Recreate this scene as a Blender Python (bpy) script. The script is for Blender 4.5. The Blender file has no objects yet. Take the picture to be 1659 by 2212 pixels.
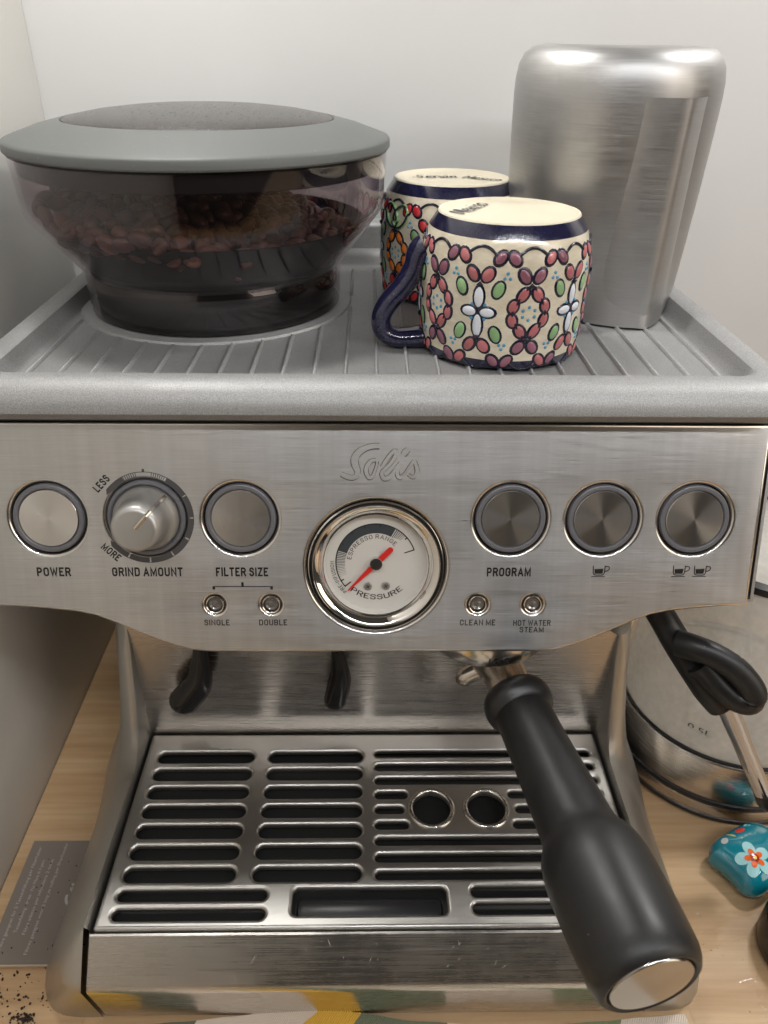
import bpy, bmesh, math, random
from math import sin, cos, pi, radians, sqrt, atan2, hypot
from mathutils import Vector, Matrix, Euler

random.seed(7)
SC = bpy.context.scene
COL = SC.collection

# ------------------------------------------------------------------ camera
cam_d = bpy.data.cameras.new('camera')
cam = bpy.data.objects.new('camera', cam_d)
COL.objects.link(cam)
SC.camera = cam
_p, _y, _r = radians(32), radians(1.3), radians(.8)
fw = Vector((sin(_y)*cos(_p), cos(_y)*cos(_p), -sin(_p)))
rt = Vector((cos(_y), -sin(_y), 0))
up = rt.cross(fw)
rt2 = rt*cos(_r) + up*sin(_r)
up2 = -rt*sin(_r) + up*cos(_r)
m = Matrix((rt2, up2, -fw)).transposed().to_4x4()
m.translation = Vector((-.003, -.2594, .3893))
cam.matrix_world = m
cam_d.sensor_fit = 'VERTICAL'
cam_d.sensor_height = 36
cam_d.lens = 1640/2212*36
cam_d.clip_start = .01
cam_d.clip_end = 50
cam_d.dof.use_dof = True
cam_d.dof.focus_distance = .335
cam_d.dof.aperture_fstop = 14

# ------------------------------------------------------------------ light
world = bpy.data.worlds.new('World')
SC.world = world
world.use_nodes = True
bg = world.node_tree.nodes['Background']
bg.inputs[0].default_value = (1.0, .90, .78, 1)
bg.inputs[1].default_value = .05

def area(name, loc, sx, sy, power, col, target=None):
    l = bpy.data.lights.new(name, 'AREA')
    l.shape = 'RECTANGLE'
    l.size, l.size_y, l.energy, l.color = sx, sy, power, col
    o = bpy.data.objects.new(name, l)
    COL.objects.link(o)
    o.location = loc
    if target is not None:
        o.rotation_euler = (Vector(target)-Vector(loc)).to_track_quat('-Z', 'Y').to_euler()
    return o
area('under_cabinet_lamp', (-.14, .150, .72), .10, .05, 1.6, (1, .985, .95))
area('under_cabinet_lamp', (.42, .160, .72), .10, .05, 2.1, (1, .985, .95))
# row of small lamps added in front to brighten the panel steel
for k_ in range(44):
    area('panel_fill_lamp', (-.50+.03*k_, -.40, .74), .010, .010, .105, (.98, .985, 1), (-.50+.03*k_, 0, .15))
# added broad fill lamp, standing in for the lit room behind the camera
area('room_fill', (.3, -2.0, 2.3), 2.2, 1.1, 2.0, (1, .93, .84), (.1, 0, .4))
area('room_fill', (2.0, -1.3, .95), 1.5, 1.2, 15.0, (1, .88, .74), (-.2, 0, .1))  # second fill lamp, added at the right to brighten the left wall

vs = SC.view_settings
vs.view_transform = 'Standard'
vs.look = 'None'
vs.gamma = 1
vs.exposure = 0

# ------------------------------------------------------------------ materials
def mat(name, base=(.5, .5, .5), rough=.5, metal=0., **kw):
    m = bpy.data.materials.new(name)
    m.use_nodes = True
    b = m.node_tree.nodes['Principled BSDF']
    b.inputs['Base Color'].default_value = (*base, 1)
    b.inputs['Roughness'].default_value = rough
    b.inputs['Metallic'].default_value = metal
    for k, v in kw.items():
        b.inputs[k].default_value = v
    return m

class NT:
    def __init__(s, m):
        s.t = m.node_tree
        s.b = s.t.nodes.get('Principled BSDF')
    def n(s, typ, ins=None, **props):
        nd = s.t.nodes.new(typ)
        for k, v in props.items():
            setattr(nd, k, v)
        for k, v in (ins or {}).items():
            if isinstance(v, bpy.types.NodeSocket):
                s.t.links.new(v, nd.inputs[k])
            else:
                nd.inputs[k].default_value = v
        return nd
    def link(s, a, b):
        s.t.links.new(a, b)
    def coord(s, kind='Object', scale=(1, 1, 1), rot=(0, 0, 0)):
        tc = s.n('ShaderNodeTexCoord')
        mp = s.n('ShaderNodeMapping', {0: tc.outputs[kind], 'Scale': scale, 'Rotation': rot})
        return mp.outputs[0]
    def noise(s, vec, scale, detail=3, rough=.5):
        return s.n('ShaderNodeTexNoise', {'Vector': vec, 'Scale': scale, 'Detail': detail, 'Roughness': rough})
    def ramp(s, fac, stops):
        r = s.n('ShaderNodeValToRGB', {0: fac})
        el = r.color_ramp.elements
        while len(el) < len(stops):
            el.new(.5)
        for e, (p, c) in zip(el, stops):
            e.position = p
            e.color = (*c, 1) if len(c) == 3 else c
        return r.outputs[0]
    def maprange(s, v, a, b, c, d):
        return s.n('ShaderNodeMapRange', {0: v, 1: a, 2: b, 3: c, 4: d}).outputs[0]
    def bump(s, h, strength, dist=.001, normal=None):
        ins = {'Strength': strength, 'Distance': dist, 'Height': h}
        if normal is not None:
            ins['Normal'] = normal
        return s.n('ShaderNodeBump', ins).outputs[0]

def steel(name, base=(.60, .575, .545), rough=.27, scale=(35, 2600, 2600), aniso=.0, bump=.12, smudge=.10, scratch=0., uv=False, con=.10, shimmer=0.):
    m = mat(name, base, rough, 1)
    t = NT(m)
    v = t.coord('Object', scale)
    n1 = t.noise(v, 1, 4, .65)
    v2 = t.coord('Object', (18, 18, 18))
    n2 = t.noise(v2, 1, 4, .6)
    r = t.n('ShaderNodeMath', {0: t.maprange(n1.outputs[0], .3, .7, rough-.06, rough+.09), 1: t.maprange(n2.outputs[0], .3, .75, -smudge*.4, smudge)}, operation='ADD')
    t.link(r.outputs[0], t.b.inputs['Roughness'])
    c = t.ramp(n1.outputs[0], [(.25, tuple(x*(1-con) for x in base)), (.75, tuple(min(1, x*(1+con)) for x in base))])
    if shimmer:      # vertical streaks of reflected light, painted into the base colour
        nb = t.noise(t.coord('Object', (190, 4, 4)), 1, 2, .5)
        kb = t.maprange(nb.outputs[0], .3, .7, 1-shimmer, 1+shimmer)
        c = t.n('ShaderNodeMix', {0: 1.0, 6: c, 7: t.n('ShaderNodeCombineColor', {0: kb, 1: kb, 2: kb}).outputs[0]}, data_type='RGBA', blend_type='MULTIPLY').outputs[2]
    t.link(c, t.b.inputs['Base Color'])
    nrm = t.bump(n1.outputs[0], bump, .0004)
    if scratch:
        v3 = t.coord('Object', (70, 70, 70), (.3, .2, .9))
        w = t.n('ShaderNodeTexVoronoi', {'Vector': v3, 'Scale': 1.0}, feature='DISTANCE_TO_EDGE')
        nz = t.noise(t.coord('Object', (45, 45, 45)), 1, 2)
        e = t.maprange(w.outputs[0], 0, .012, 1, 0)
        k = t.maprange(nz.outputs[0], .56, .64, 0, 1)
        mm = t.n('ShaderNodeMath', {0: e, 1: k}, operation='MULTIPLY')
        nrm = t.bump(mm.outputs[0], scratch, .0004, nrm)
    t.link(nrm, t.b.inputs['Normal'])
    if aniso:
        t.b.inputs['Anisotropic'].default_value = aniso
        if uv:
            t.b.inputs['Anisotropic Rotation'].default_value = .25
        if uv:
            tg = t.n('ShaderNodeTangent', direction_type='UV_MAP', uv_map='UVMap')
        else:
            tg = t.n('ShaderNodeTangent', direction_type='RADIAL', axis='Z')
        t.link(tg.outputs[0], t.b.inputs['Tangent'])
    return m

M = {}
M['panel'] = steel('brushed_panel_steel', (.55, .548, .542), .33, (45, 2200, 2200), aniso=.92, con=.12, bump=.20, shimmer=.05, smudge=.03, uv=True)
M['grate'] = steel('grate_steel', (.47, .455, .43), .34, (30, 1900, 1900), bump=.012, con=.04)
M['bar'] = steel('bar_steel', (.60, .575, .54), .22, (25, 2200, 2200), bump=.015, smudge=.14, con=.05)
M['wing'] = steel('side_steel', (.50, .485, .455), .36, (900, 20, 900), bump=.015, con=.03)
M['back'] = steel('backsplash_steel', (.52, .485, .45), .24, (25, 2200, 2200), bump=.008, con=.04)
M['jug'] = steel('jug_steel', (.43, .425, .42), .42, (60, 60, 3000), bump=.03, smudge=.10, con=.13)
M['kettle_steel'] = steel('kettle_steel', (.56, .53, .50), .20, (30, 30, 1800), bump=.01, con=.04)
M['chrome'] = mat('chrome', (.78, .76, .73), .06, 1)
M['wand_chrome'] = mat('wand_chrome', (.52, .57, .68), .09, 1)
M['chrome_soft'] = mat('worn_chrome', (.62, .58, .53), .18, 1)
M['cap'] = mat('spun_steel', (.66, .64, .615), .22, 1)
t = NT(M['cap'])
tg = t.n('ShaderNodeTangent', direction_type='RADIAL', axis='Z')
t.link(tg.outputs[0], t.b.inputs['Tangent'])
t.b.inputs['Anisotropic'].default_value = .93
vz = t.coord('Object', (1, 1, 1))
ln = t.n('ShaderNodeVectorMath', {0: vz}, operation='LENGTH')
ns = t.noise(t.n('ShaderNodeCombineXYZ', {0: ln.outputs['Value']}).outputs[0], 9000, 2)
t.link(t.bump(ns.outputs[0], .06, .0002), t.b.inputs['Normal'])
M['panel_edge'] = mat('formed_steel_edge', (.66, .64, .61), .22, 1)
M['end'] = mat('polished_end_cap', (.42, .405, .375), .16, 1)
M['ring'] = mat('button_ring_grey', (.125, .125, .138), .36)
M['black'] = mat('black_plastic', (.012, .012, .013), .35)
M['dark'] = mat('dark_recess', (.02, .019, .018), .5)
M['gap'] = mat('black_gap', (.006, .006, .006), .6)
M['gloss_black'] = mat('gloss_black', (.008, .007, .007), .16)
M['ink'] = mat('black_print', (.012, .012, .012), .45)
M['greyink'] = mat('grey_print', (.06, .06, .062), .45)
M['bandink'] = mat('gauge_band_print', (.045, .052, .06), .4)
M['dial'] = mat('dial_white', (.62, .60, .57), .4)
M['dialwall'] = mat('dial_wall_white', (.75, .73, .70), .3)
M['red'] = mat('needle_red', (.62, .025, .02), .35)
M['lens'] = mat('lamp_lens', (.10, .09, .08), .12, 0, **{'Coat Weight': .6})
M['casting'] = mat('silver_paint', (.40, .40, .395), .5, .45)
t = NT(M['casting'])
n1 = t.noise(t.coord('Object', (1, 1, 1)), 2600, 2, .7)
t.link(t.ramp(n1.outputs[0], [(.3, (.20, .20, .20)), (.7, (.40, .40, .398))]), t.b.inputs['Base Color'])
n2 = t.noise(t.coord('Object', (1, 1, 1)), 26, 4, .6)
t.link(t.maprange(n2.outputs[0], .3, .7, .46, .60), t.b.inputs['Roughness'])
t.link(t.bump(n1.outputs[0], .25, .0003), t.b.inputs['Normal'])
M['knob'] = mat('knob_silver', (.42, .41, .39), .38, .75)
t = NT(M['knob'])
n1 = t.noise(t.coord('Object', (1, 1, 1)), 3500, 2, .7)
t.link(t.bump(n1.outputs[0], .2, .0002), t.b.inputs['Normal'])
M['handle'] = mat('satin_black_handle', (.010, .010, .0105), .40, 0, **{'Specular IOR Level': .45})
t = NT(M['handle'])
n1 = t.noise(t.coord('Object', (1, 1, 1)), 2400, 2, .6)
n2 = t.noise(t.coord('Object', (1, 1, 1)), 45, 5, .65)
t.link(t.maprange(n2.outputs[0], .35, .7, .34, .48), t.b.inputs['Roughness'])
t.link(t.ramp(n2.outputs[0], [(.35, (.008, .008, .0085)), (.75, (.015, .0145, .0145))]), t.b.inputs['Base Color'])
n3 = t.noise(t.coord('Object', (1, 1, .45)), 820, 1, .4)
fl = t.maprange(n3.outputs[0], .80, .83, 0, 1)
base_ = t.ramp(n2.outputs[0], [(.35, (.008, .008, .0085)), (.75, (.016, .0155, .0155))])
mxf = t.n('ShaderNodeMix', {0: fl, 6: base_, 7: (.20, .19, .18, 1)}, data_type='RGBA')
t.link(mxf.outputs[2], t.b.inputs['Base Color'])
t.link(t.bump(n1.outputs[0], .12, .0002), t.b.inputs['Normal'])

def thin(name, tint, refl_rough=.03, ior=1.5, fog=0., fogcol=(.6, .6, .58)):
    """thin pane: tinted transparency plus a Fresnel reflection (and some mist)"""
    m = bpy.data.materials.new(name)
    m.use_nodes = True
    nt = m.node_tree
    for n in list(nt.nodes):
        nt.nodes.remove(n)
    t = NT(m)
    out = t.n('ShaderNodeOutputMaterial')
    tr = t.n('ShaderNodeBsdfTransparent', {0: (*tint, 1)})
    body = tr.outputs[0]
    if fog:
        df = t.n('ShaderNodeBsdfDiffuse', {0: (*fogcol, 1)})
        tl = t.n('ShaderNodeBsdfTranslucent', {0: (*fogcol, 1)})
        d2 = t.n('ShaderNodeMixShader', {0: .5, 1: df.outputs[0], 2: tl.outputs[0]})
        nz = t.noise(t.coord('Object', (1, 1, 1)), 260, 2, .5)
        nz2 = t.noise(t.coord('Object', (1, 1, 1)), 40, 3, .6)
        a = t.maprange(nz.outputs[0], .35, .65, fog*.93, min(1, fog*1.06))
        k = t.maprange(nz2.outputs[0], .35, .65, .90, 1.08)
        f = t.n('ShaderNodeMath', {0: a, 1: k}, operation='MULTIPLY', use_clamp=True)
        mx = t.n('ShaderNodeMixShader', {0: f.outputs[0], 1: body, 2: d2.outputs[0]})
        body = mx.outputs[0]
    gl = t.n('ShaderNodeBsdfGlossy', {0: (1, 1, 1, 1), 'Roughness': refl_rough})
    ge = t.n('ShaderNodeNewGeometry')
    io = t.maprange(ge.outputs['Backfacing'], 0, 1, ior, 1/ior)
    fr = t.n('ShaderNodeFresnel', {0: io})
    mx = t.n('ShaderNodeMixShader', {0: fr.outputs[0], 1: body, 2: gl.outputs[0]})
    t.link(mx.outputs[0], out.inputs[0])
    return m
M['smoke'] = thin('smoked_plastic', (.77, .725, .74), .03, 1.50)
M['glass'] = thin('clear_glass', (.96, .96, .95), .02, 1.35)
M['kettle_glass'] = thin('misted_glass', (.93, .92, .90), .03, 1.5, .48, (.92, .905, .87))
M['film'] = thin('cling_film', (.975, .97, .96), .05, 1.4)
M['lid'] = mat('lid_grey', (.115, .12, .118), .5, 0, **{'Specular IOR Level': .35})
t = NT(M['lid'])
nz = t.noise(t.coord('Object', (1, 1, 1)), 640, 2, .5)
t.link(t.ramp(nz.outputs[0], [(.72, (.108, .114, .111)), (.82, (.20, .21, .20))]), t.b.inputs['Base Color'])
M['dome'] = mat('smoked_lid_window', (.035, .03, .028), .25, 0, **{'Specular IOR Level': .3})
t = NT(M['dome'])
nz = t.noise(t.coord('Object', (1, 1, 1)), 700, 2, .5)
t.link(t.ramp(nz.outputs[0], [(.70, (.034, .030, .028)), (.86, (.16, .15, .135))]), t.b.inputs['Base Color'])
t.link(t.maprange(nz.outputs[0], .6, .75, .22, .6), t.b.inputs['Roughness'])
M['bean'] = mat('roasted_bean', (.085, .032, .018), .36)
t = NT(M['bean'])
oi = t.n('ShaderNodeObjectInfo')
nz = t.noise(t.coord('Object', (1, 1, 1)), 420, 3, .6)
mx = t.n('ShaderNodeMath', {0: oi.outputs['Random'], 1: nz.outputs[0]}, operation='ADD')
t.link(t.ramp(t.maprange(mx.outputs[0], .3, 1.6, 0, 1), [(0, (.070, .033, .022)), (1, (.22, .105, .066))]), t.b.inputs['Base Color'])
M['cream'] = mat('cream_glaze', (.74, .68, .55), .16, 0, **{'Coat Weight': .5, 'Coat Roughness': .08})
t = NT(M['cream'])
nz = t.noise(t.coord('Object', (1, 1, 2.5)), 160, 5, .7)
t.link(t.ramp(nz.outputs[0], [(.3, (.52, .455, .34)), (.7, (.66, .60, .475))]), t.b.inputs['Base Color'])
t.link(t.bump(nz.outputs[0], .12, .0006), t.b.inputs['Normal'])
M['bisque'] = mat('unglazed_foot', (.60, .545, .42), .5)
M['navy'] = mat('navy_glaze', (.006, .007, .030), .12, 0, **{'Coat Weight': .5, 'Coat Roughness': .05})
t = NT(M['navy'])
nz = t.noise(t.coord('Object', (1, 1, 1)), 900, 3, .7)
t.link(t.ramp(nz.outputs[0], [(.3, (.004, .004, .018)), (.75, (.018, .018, .055))]), t.b.inputs['Base Color'])
t.link(t.bump(nz.outputs[0], .10, .0005), t.b.inputs['Normal'])
def enamel(name, c, c2=None):
    m = mat(name, c, .2, 0, **{'Coat Weight': .3})
    t = NT(m)
    c2 = c2 or tuple(x*.68 for x in c)
    oi = t.n('ShaderNodeObjectInfo')
    nz = t.noise(t.coord('Object', (1, 1, 1)), 500, 2)
    mx = t.n('ShaderNodeMath', {0: oi.outputs['Random'], 1: nz.outputs[0]}, operation='ADD')
    t.link(t.ramp(t.maprange(mx.outputs[0], .3, 1.7, 0, 1), [(0, c2), (1, c)]), t.b.inputs['Base Color'])
    return m
M['pink'] = enamel('pink_enamel', (.47, .145, .15))
M['plum'] = enamel('plum_enamel', (.27, .105, .145))
M['green'] = enamel('green_enamel', (.27, .46, .21))
M['white'] = enamel('white_enamel', (.68, .70, .74), (.58, .60, .66))
M['orange'] = enamel('orange_enamel', (.72, .20, .025))
M['scarlet'] = enamel('scarlet_enamel', (.62, .035, .04))
M['blue'] = mat('blue_dots', (.07, .26, .40), .25)
M['outline'] = mat('navy_outline', (.008, .008, .022), .22)
M['wood'] = mat('pale_wood', (.5, .33, .18), .42)
t = NT(M['wood'])
nz = t.noise(t.coord('Object', (3.2, 42, 1)), 1, 5, .6)
nz2 = t.noise(t.coord('Object', (10, 260, 1)), 1, 3, .7)
nz3 = t.noise(t.coord('Object', (5, 9, 1)), 1, 2, .5)
a = t.ramp(nz.outputs[0], [(.28, (.43, .265, .135)), (.5, (.56, .38, .215)), (.72, (.63, .455, .28))])
b2 = t.ramp(nz2.outputs[0], [(.35, (.80, .76, .70)), (.65, (1, 1, 1))])
mx = t.n('ShaderNodeMix', {0: .7, 6: a, 7: b2}, data_type='RGBA', blend_type='MULTIPLY')
b3 = t.ramp(nz3.outputs[0], [(.3, (.86, .84, .82)), (.7, (1, 1, 1))])
mx2 = t.n('ShaderNodeMix', {0: .8, 6: mx.outputs[2], 7: b3}, data_type='RGBA', blend_type='MULTIPLY')
t.link(mx2.outputs[2], t.b.inputs['Base Color'])
t.link(t.bump(nz2.outputs[0], .08, .0005), t.b.inputs['Normal'])
M['wall'] = mat('white_wall', (.66, .66, .655), .38)
t = NT(M['wall'])
nz = t.noise(t.coord('Object', (1, 1, 1)), 5, 3, .5)
t.link(t.ramp(nz.outputs[0], [(.3, (.57, .57, .567)), (.7, (.615, .615, .61))]), t.b.inputs['Base Color'])
M['sidewall'] = mat('white_side_panel', (.70, .685, .65), .45)
M['card'] = mat('grey_card', (.175, .145, .12), .6)
M['cardedge'] = mat('card_edge', (.42, .33, .24), .7)
M['cardink'] = mat('card_print', (.40, .38, .36), .6)
M['ground_coffee'] = mat('ground_coffee', (.022, .010, .006), .8)
M['teal'] = mat('teal_enamel', (.004, .19, .25), .10, 0, **{'Coat Weight': .7, 'Coat Roughness': .03})
M['paleblue'] = mat('pale_blue_paint', (.33, .60, .62), .15)
M['orangepaint'] = mat('orange_paint', (.75, .12, .02), .15)
M['darkred'] = mat('dark_red_paint', (.28, .012, .01), .15)
M['yellow'] = mat('yellow_paint', (.80, .55, .08), .2)
M['redpaint'] = mat('red_paint', (.68, .05, .03), .15)
M['claywhite'] = mat('chipped_clay', (.50, .49, .47), .7)

# ------------------------------------------------------------------ mesh helpers
def finish(me, angle=32):
    for p in me.polygons:
        p.use_smooth = True
    me.set_sharp_from_angle(angle=radians(angle))

def link(name, me, parent=None, loc=None, mats=None, angle=32, mtx=None):
    me.name = name
    if mats is not None:
        for x in (mats if isinstance(mats, (list, tuple)) else [mats]):
            me.materials.append(M[x])
    if angle:
        finish(me, angle)
    o = bpy.data.objects.new(name, me)
    COL.objects.link(o)
    if parent is not None:
        o.parent = parent
    if mtx is not None:
        o.matrix_basis = mtx
    elif loc is not None:
        o.location = loc
    return o

def from_bm(bm):
    me = bpy.data.meshes.new('m')
    bm.normal_update()
    bm.to_mesh(me)
    bm.free()
    return me

def root(name, label, cat, loc=(0, 0, 0), group=None):
    o = bpy.data.objects.new(name, None)
    COL.objects.link(o)
    o.empty_display_size = .01
    o.location = loc
    o['label'] = label
    o['category'] = cat
    if group:
        o['group'] = group
    return o

def tag(o, label=None, cat=None, group=None, kind=None):
    for k, v in (('label', label), ('category', cat), ('group', group), ('kind', kind)):
        if v:
            o[k] = v
    return o

def lathe(prof, seg=64, bm=None, mi=None, close=False):
    bm = bm or bmesh.new()
    rings = []
    for r, z in prof:
        if r < 1e-7:
            rings.append([bm.verts.new((0, 0, z))])
        else:
            rings.append([bm.verts.new((r*cos(2*pi*k/seg), r*sin(2*pi*k/seg), z)) for k in range(seg)])
    n = len(rings)
    for i in range(n if close else n-1):
        a, b = rings[i], rings[(i+1) % n]
        for k in range(seg):
            k2 = (k+1) % seg
            if len(a) == 1 and len(b) == 1:
                continue
            if len(a) == 1:
                f = bm.faces.new((a[0], b[k2], b[k])) if False else bm.faces.new((a[0], b[k], b[k2]))
            elif len(b) == 1:
                f = bm.faces.new((a[k], b[0], a[k2]))
            else:
                f = bm.faces.new((a[k], b[k], b[k2], a[k2]))
            if mi:
                f.material_index = mi[i]
    return bm

def recalc(bm):
    bmesh.ops.recalc_face_normals(bm, faces=bm.faces)
    return bm

def catmull(pts, sub=8):
    out = []
    P = [pts[0]]+list(pts)+[pts[-1]]
    for i in range(1, len(P)-2):
        p0, p1, p2, p3 = [Vector(q) for q in P[i-1:i+3]]
        for k in range(sub):
            t = k/sub
            out.append(.5*((2*p1)+(p2-p0)*t+(2*p0-5*p1+4*p2-p3)*t*t+(3*p1-p0-3*p2+p3)*t*t*t))
    out.append(Vector(pts[-1]))
    return out

def lerp_list(vals, n):
    out = []
    for i in range(n):
        f = i/(n-1)*(len(vals)-1)
        k = min(int(f), len(vals)-2)
        out.append(vals[k]+(vals[k+1]-vals[k])*(f-k))
    return out

def tube(pts, rad, seg=12, bm=None, flat=1., upv=(0, 0, 1), section=None, mi=0):
    """sweep along pts; flat squashes the section along the 'up' side"""
    bm = bm or bmesh.new()
    pts = [Vector(p) for p in pts]
    n = len(pts)
    rads = rad if isinstance(rad, (list, tuple)) else [rad]*n
    if len(rads) != n:
        rads = lerp_list(rads, n)
    rings = []
    u = Vector(upv)
    for i, p in enumerate(pts):
        d = (pts[min(i+1, n-1)]-pts[max(i-1, 0)]).normalized()
        s = d.cross(u)
        if s.length < 1e-5:
            s = d.cross(Vector((1, 0.01, 0)))
        s.normalize()
        w = s.cross(d).normalized()
        if section:
            rings.append([bm.verts.new(p+s*(a*rads[i])+w*b) for a, b in section])
        else:
            rings.append([bm.verts.new(p+s*(rads[i]*cos(2*pi*k/seg))+w*(rads[i]*flat*sin(2*pi*k/seg))) for k in range(seg)])
    m_ = len(rings[0])
    fs = []
    for i in range(n-1):
        for k in range(m_):
            k2 = (k+1) % m_
            fs.append(bm.faces.new((rings[i][k], rings[i][k2], rings[i+1][k2], rings[i+1][k])))
    fs.append(bm.faces.new(rings[0][::-1]))
    fs.append(bm.faces.new(rings[-1]))
    for f in fs:
        f.material_index = mi
    return bm

def box(x0, x1, y0, y1, z0, z1, bev=0., seg=2, bm=None):
    b2 = bmesh.new()
    vs_ = [b2.verts.new((x, y, z)) for x in (x0, x1) for y in (y0, y1) for z in (z0, z1)]
    for q in ((0, 1, 3, 2), (4, 6, 7, 5), (0, 4, 5, 1), (2, 3, 7, 6), (0, 2, 6, 4), (1, 5, 7, 3)):
        b2.faces.new([vs_[k] for k in q])
    recalc(b2)
    if bev:
        bmesh.ops.bevel(b2, geom=list(b2.edges), offset=bev, segments=seg, profile=.5, affect='EDGES')
    if bm is None:
        return b2
    me = from_bm(b2)
    bm.from_mesh(me)
    bpy.data.meshes.remove(me)
    return bm

_tmp = bpy.data.objects
def eval_curve(cu):
    o = bpy.data.objects.new('tmp', cu)
    COL.objects.link(o)
    dg = bpy.context.evaluated_depsgraph_get()
    dg.update()
    me = bpy.data.meshes.new_from_object(o.evaluated_get(dg))
    bpy.data.objects.remove(o)
    bpy.data.curves.remove(cu)
    return me

def plate(loops, thick, bev, bev_res=3):
    """flat plate with holes from closed 2D loops, rounded edges, front face at z=0"""
    cu = bpy.data.curves.new('c', 'CURVE')
    cu.dimensions = '2D'
    cu.fill_mode = 'BOTH'
    cu.extrude = thick/2-bev
    cu.bevel_depth = bev
    cu.bevel_resolution = bev_res
    cu.offset = -bev
    for lp in loops:
        sp = cu.splines.new('POLY')
        sp.points.add(len(lp)-1)
        for p, q in zip(sp.points, lp):
            p.co = (q[0], q[1], 0, 1)
        sp.use_cyclic_u = True
    me = eval_curve(cu)
    for v in me.vertices:
        v.co.z -= thick/2
    return me

def circle(cx, cy, r, n=64, a0=0.):
    return [(cx+r*cos(a0+2*pi*k/n), cy+r*sin(a0+2*pi*k/n)) for k in range(n)]

def slot(x0, x1, y, h, n=10):
    r = h/2
    return [(x1-r+r*cos(a), y+r*sin(a)) for a in [(-pi/2+pi*k/n) for k in range(n+1)]] + \
           [(x0+r+r*cos(a), y+r*sin(a)) for a in [(pi/2+pi*k/n) for k in range(n+1)]]

def rrect(x0, x1, y0, y1, r, n=6):
    out = []
    for cx, cy, a0 in ((x1-r, y1-r, 0), (x0+r, y1-r, pi/2), (x0+r, y0+r, pi), (x1-r, y0+r, 1.5*pi)):
        out += [(cx+r*cos(a0+pi/2*k/n), cy+r*sin(a0+pi/2*k/n)) for k in range(n+1)]
    return out

def text_mesh(body, x0=None, x1=None, y0=None, y1=None, bold=.02, shear=0., thick=.00006):
    """lettering fitted into the box x0..x1, y0..y1"""
    cu = bpy.data.curves.new('t', 'FONT')
    cu.body = body
    cu.size = 1
    cu.offset = bold
    cu.shear = shear
    cu.resolution_u = 3
    me = eval_curve(cu)
    xs = [v.co.x for v in me.vertices]
    ys = [v.co.y for v in me.vertices]
    if x0 is None:
        return me, (min(xs), max(xs), min(ys), max(ys))
    sx = (x1-x0)/(max(xs)-min(xs))
    sy = (y1-y0)/(max(ys)-min(ys))
    for v in me.vertices:
        v.co = ((v.co.x-min(xs))*sx+x0, (v.co.y-min(ys))*sy+y0, 0)
    return me

def _arc(cx, cy, rx, ry, a0, a1, n=6):
    return [(cx+rx*cos(radians(a0+(a1-a0)*k/n)), cy+ry*sin(radians(a0+(a1-a0)*k/n))) for k in range(n+1)]
_R = .26          # corner radius along y
def _glyphs():
    r = _R
    x = .42       # corner radius along x (unit width)
    full = _arc(1-x, 1-r, x, r, 0, 90)+_arc(x, 1-r, x, r, 90, 180)+_arc(x, r, x, r, 180, 270)+_arc(1-x, r, x, r, 270, 360)
    g = {}
    g['A'] = ([[(0, 0), (.5, 1), (1, 0)], [(.2, .30), (.8, .30)]], .56)
    g['B'] = ([[(0, 0), (0, 1)]+_arc(.62, .76, .38, .24, 90, -90)+[(0, .52)], [(.6, .52)]+_arc(.62, .26, .38, .26, 90, -90)+[(0, 0)]], .48)
    g['C'] = ([[(1, .70)]+_arc(1-x, 1-r, x, r, 0, 90)+_arc(x, 1-r, x, r, 90, 180)+_arc(x, r, x, r, 180, 270)+_arc(1-x, r, x, r, 270, 360)+[(1, .30)]], .48)
    g['D'] = ([[(0, 0), (0, 1)]+_arc(1-x, 1-r, x, r, 90, 0)+_arc(1-x, r, x, r, 0, -90)+[(0, 0)]], .50)
    g['E'] = ([[(1, 1), (0, 1), (0, 0), (1, 0)], [(0, .52), (.88, .52)]], .42)
    g['F'] = ([[(1, 1), (0, 1), (0, 0)], [(0, .50), (.86, .50)]], .40)
    g['G'] = ([[(1, .72)]+_arc(1-x, 1-r, x, r, 0, 90)+_arc(x, 1-r, x, r, 90, 180)+_arc(x, r, x, r, 180, 270)+_arc(1-x, r, x, r, 270, 360)+[(1, .46), (.56, .46)]], .50)
    g['H'] = ([[(0, 0), (0, 1)], [(1, 0), (1, 1)], [(0, .52), (1, .52)]], .50)
    g['I'] = ([[(.5, 0), (.5, 1)]], .0)
    g['K'] = ([[(0, 0), (0, 1)], [(1, 1), (.06, .42)], [(.34, .60), (1, 0)]], .50)
    g['L'] = ([[(0, 1), (0, 0), (1, 0)]], .40)
    g['M'] = ([[(0, 0), (0, 1), (.5, .12), (1, 1), (1, 0)]], .66)
    g['N'] = ([[(0, 0), (0, 1), (1, 0), (1, 1)]], .52)
    g['O'] = ([full+[full[0]]], .50)
    g['P'] = ([[(0, 0), (0, 1)]+_arc(.58, .73, .42, .27, 90, -90)+[(0, .46)]], .47)
    g['R'] = ([[(0, 0), (0, 1)]+_arc(.58, .75, .42, .25, 90, -90)+[(0, .50)], [(.56, .50), (1, 0)]], .50)
    g['S'] = ([_arc(1-x, 1-r, x, r, -10, 90)+_arc(x, 1-r*.95, x, r*.95, 90, 200)+_arc(1-x, r, x, r*1.05, 70, -90)+_arc(x, r, x, r, 270, 170)], .47)
    g['T'] = ([[(0, 1), (1, 1)], [(.5, 0), (.5, 1)]], .46)
    g['U'] = ([[(0, 1)]+_arc(x, r, x, r, 180, 270)+_arc(1-x, r, x, r, 270, 360)+[(1, 1)]], .50)
    g['W'] = ([[(0, 1), (.24, 0), (.5, .86), (.76, 0), (1, 1)]], .76)
    g['Z'] = ([[(0, 1), (1, 1), (0, 0), (1, 0)]], .46)
    g['-'] = ([[(0, .46), (1, .46)]], .28)
    return g
GLYPH = _glyphs()
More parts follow.
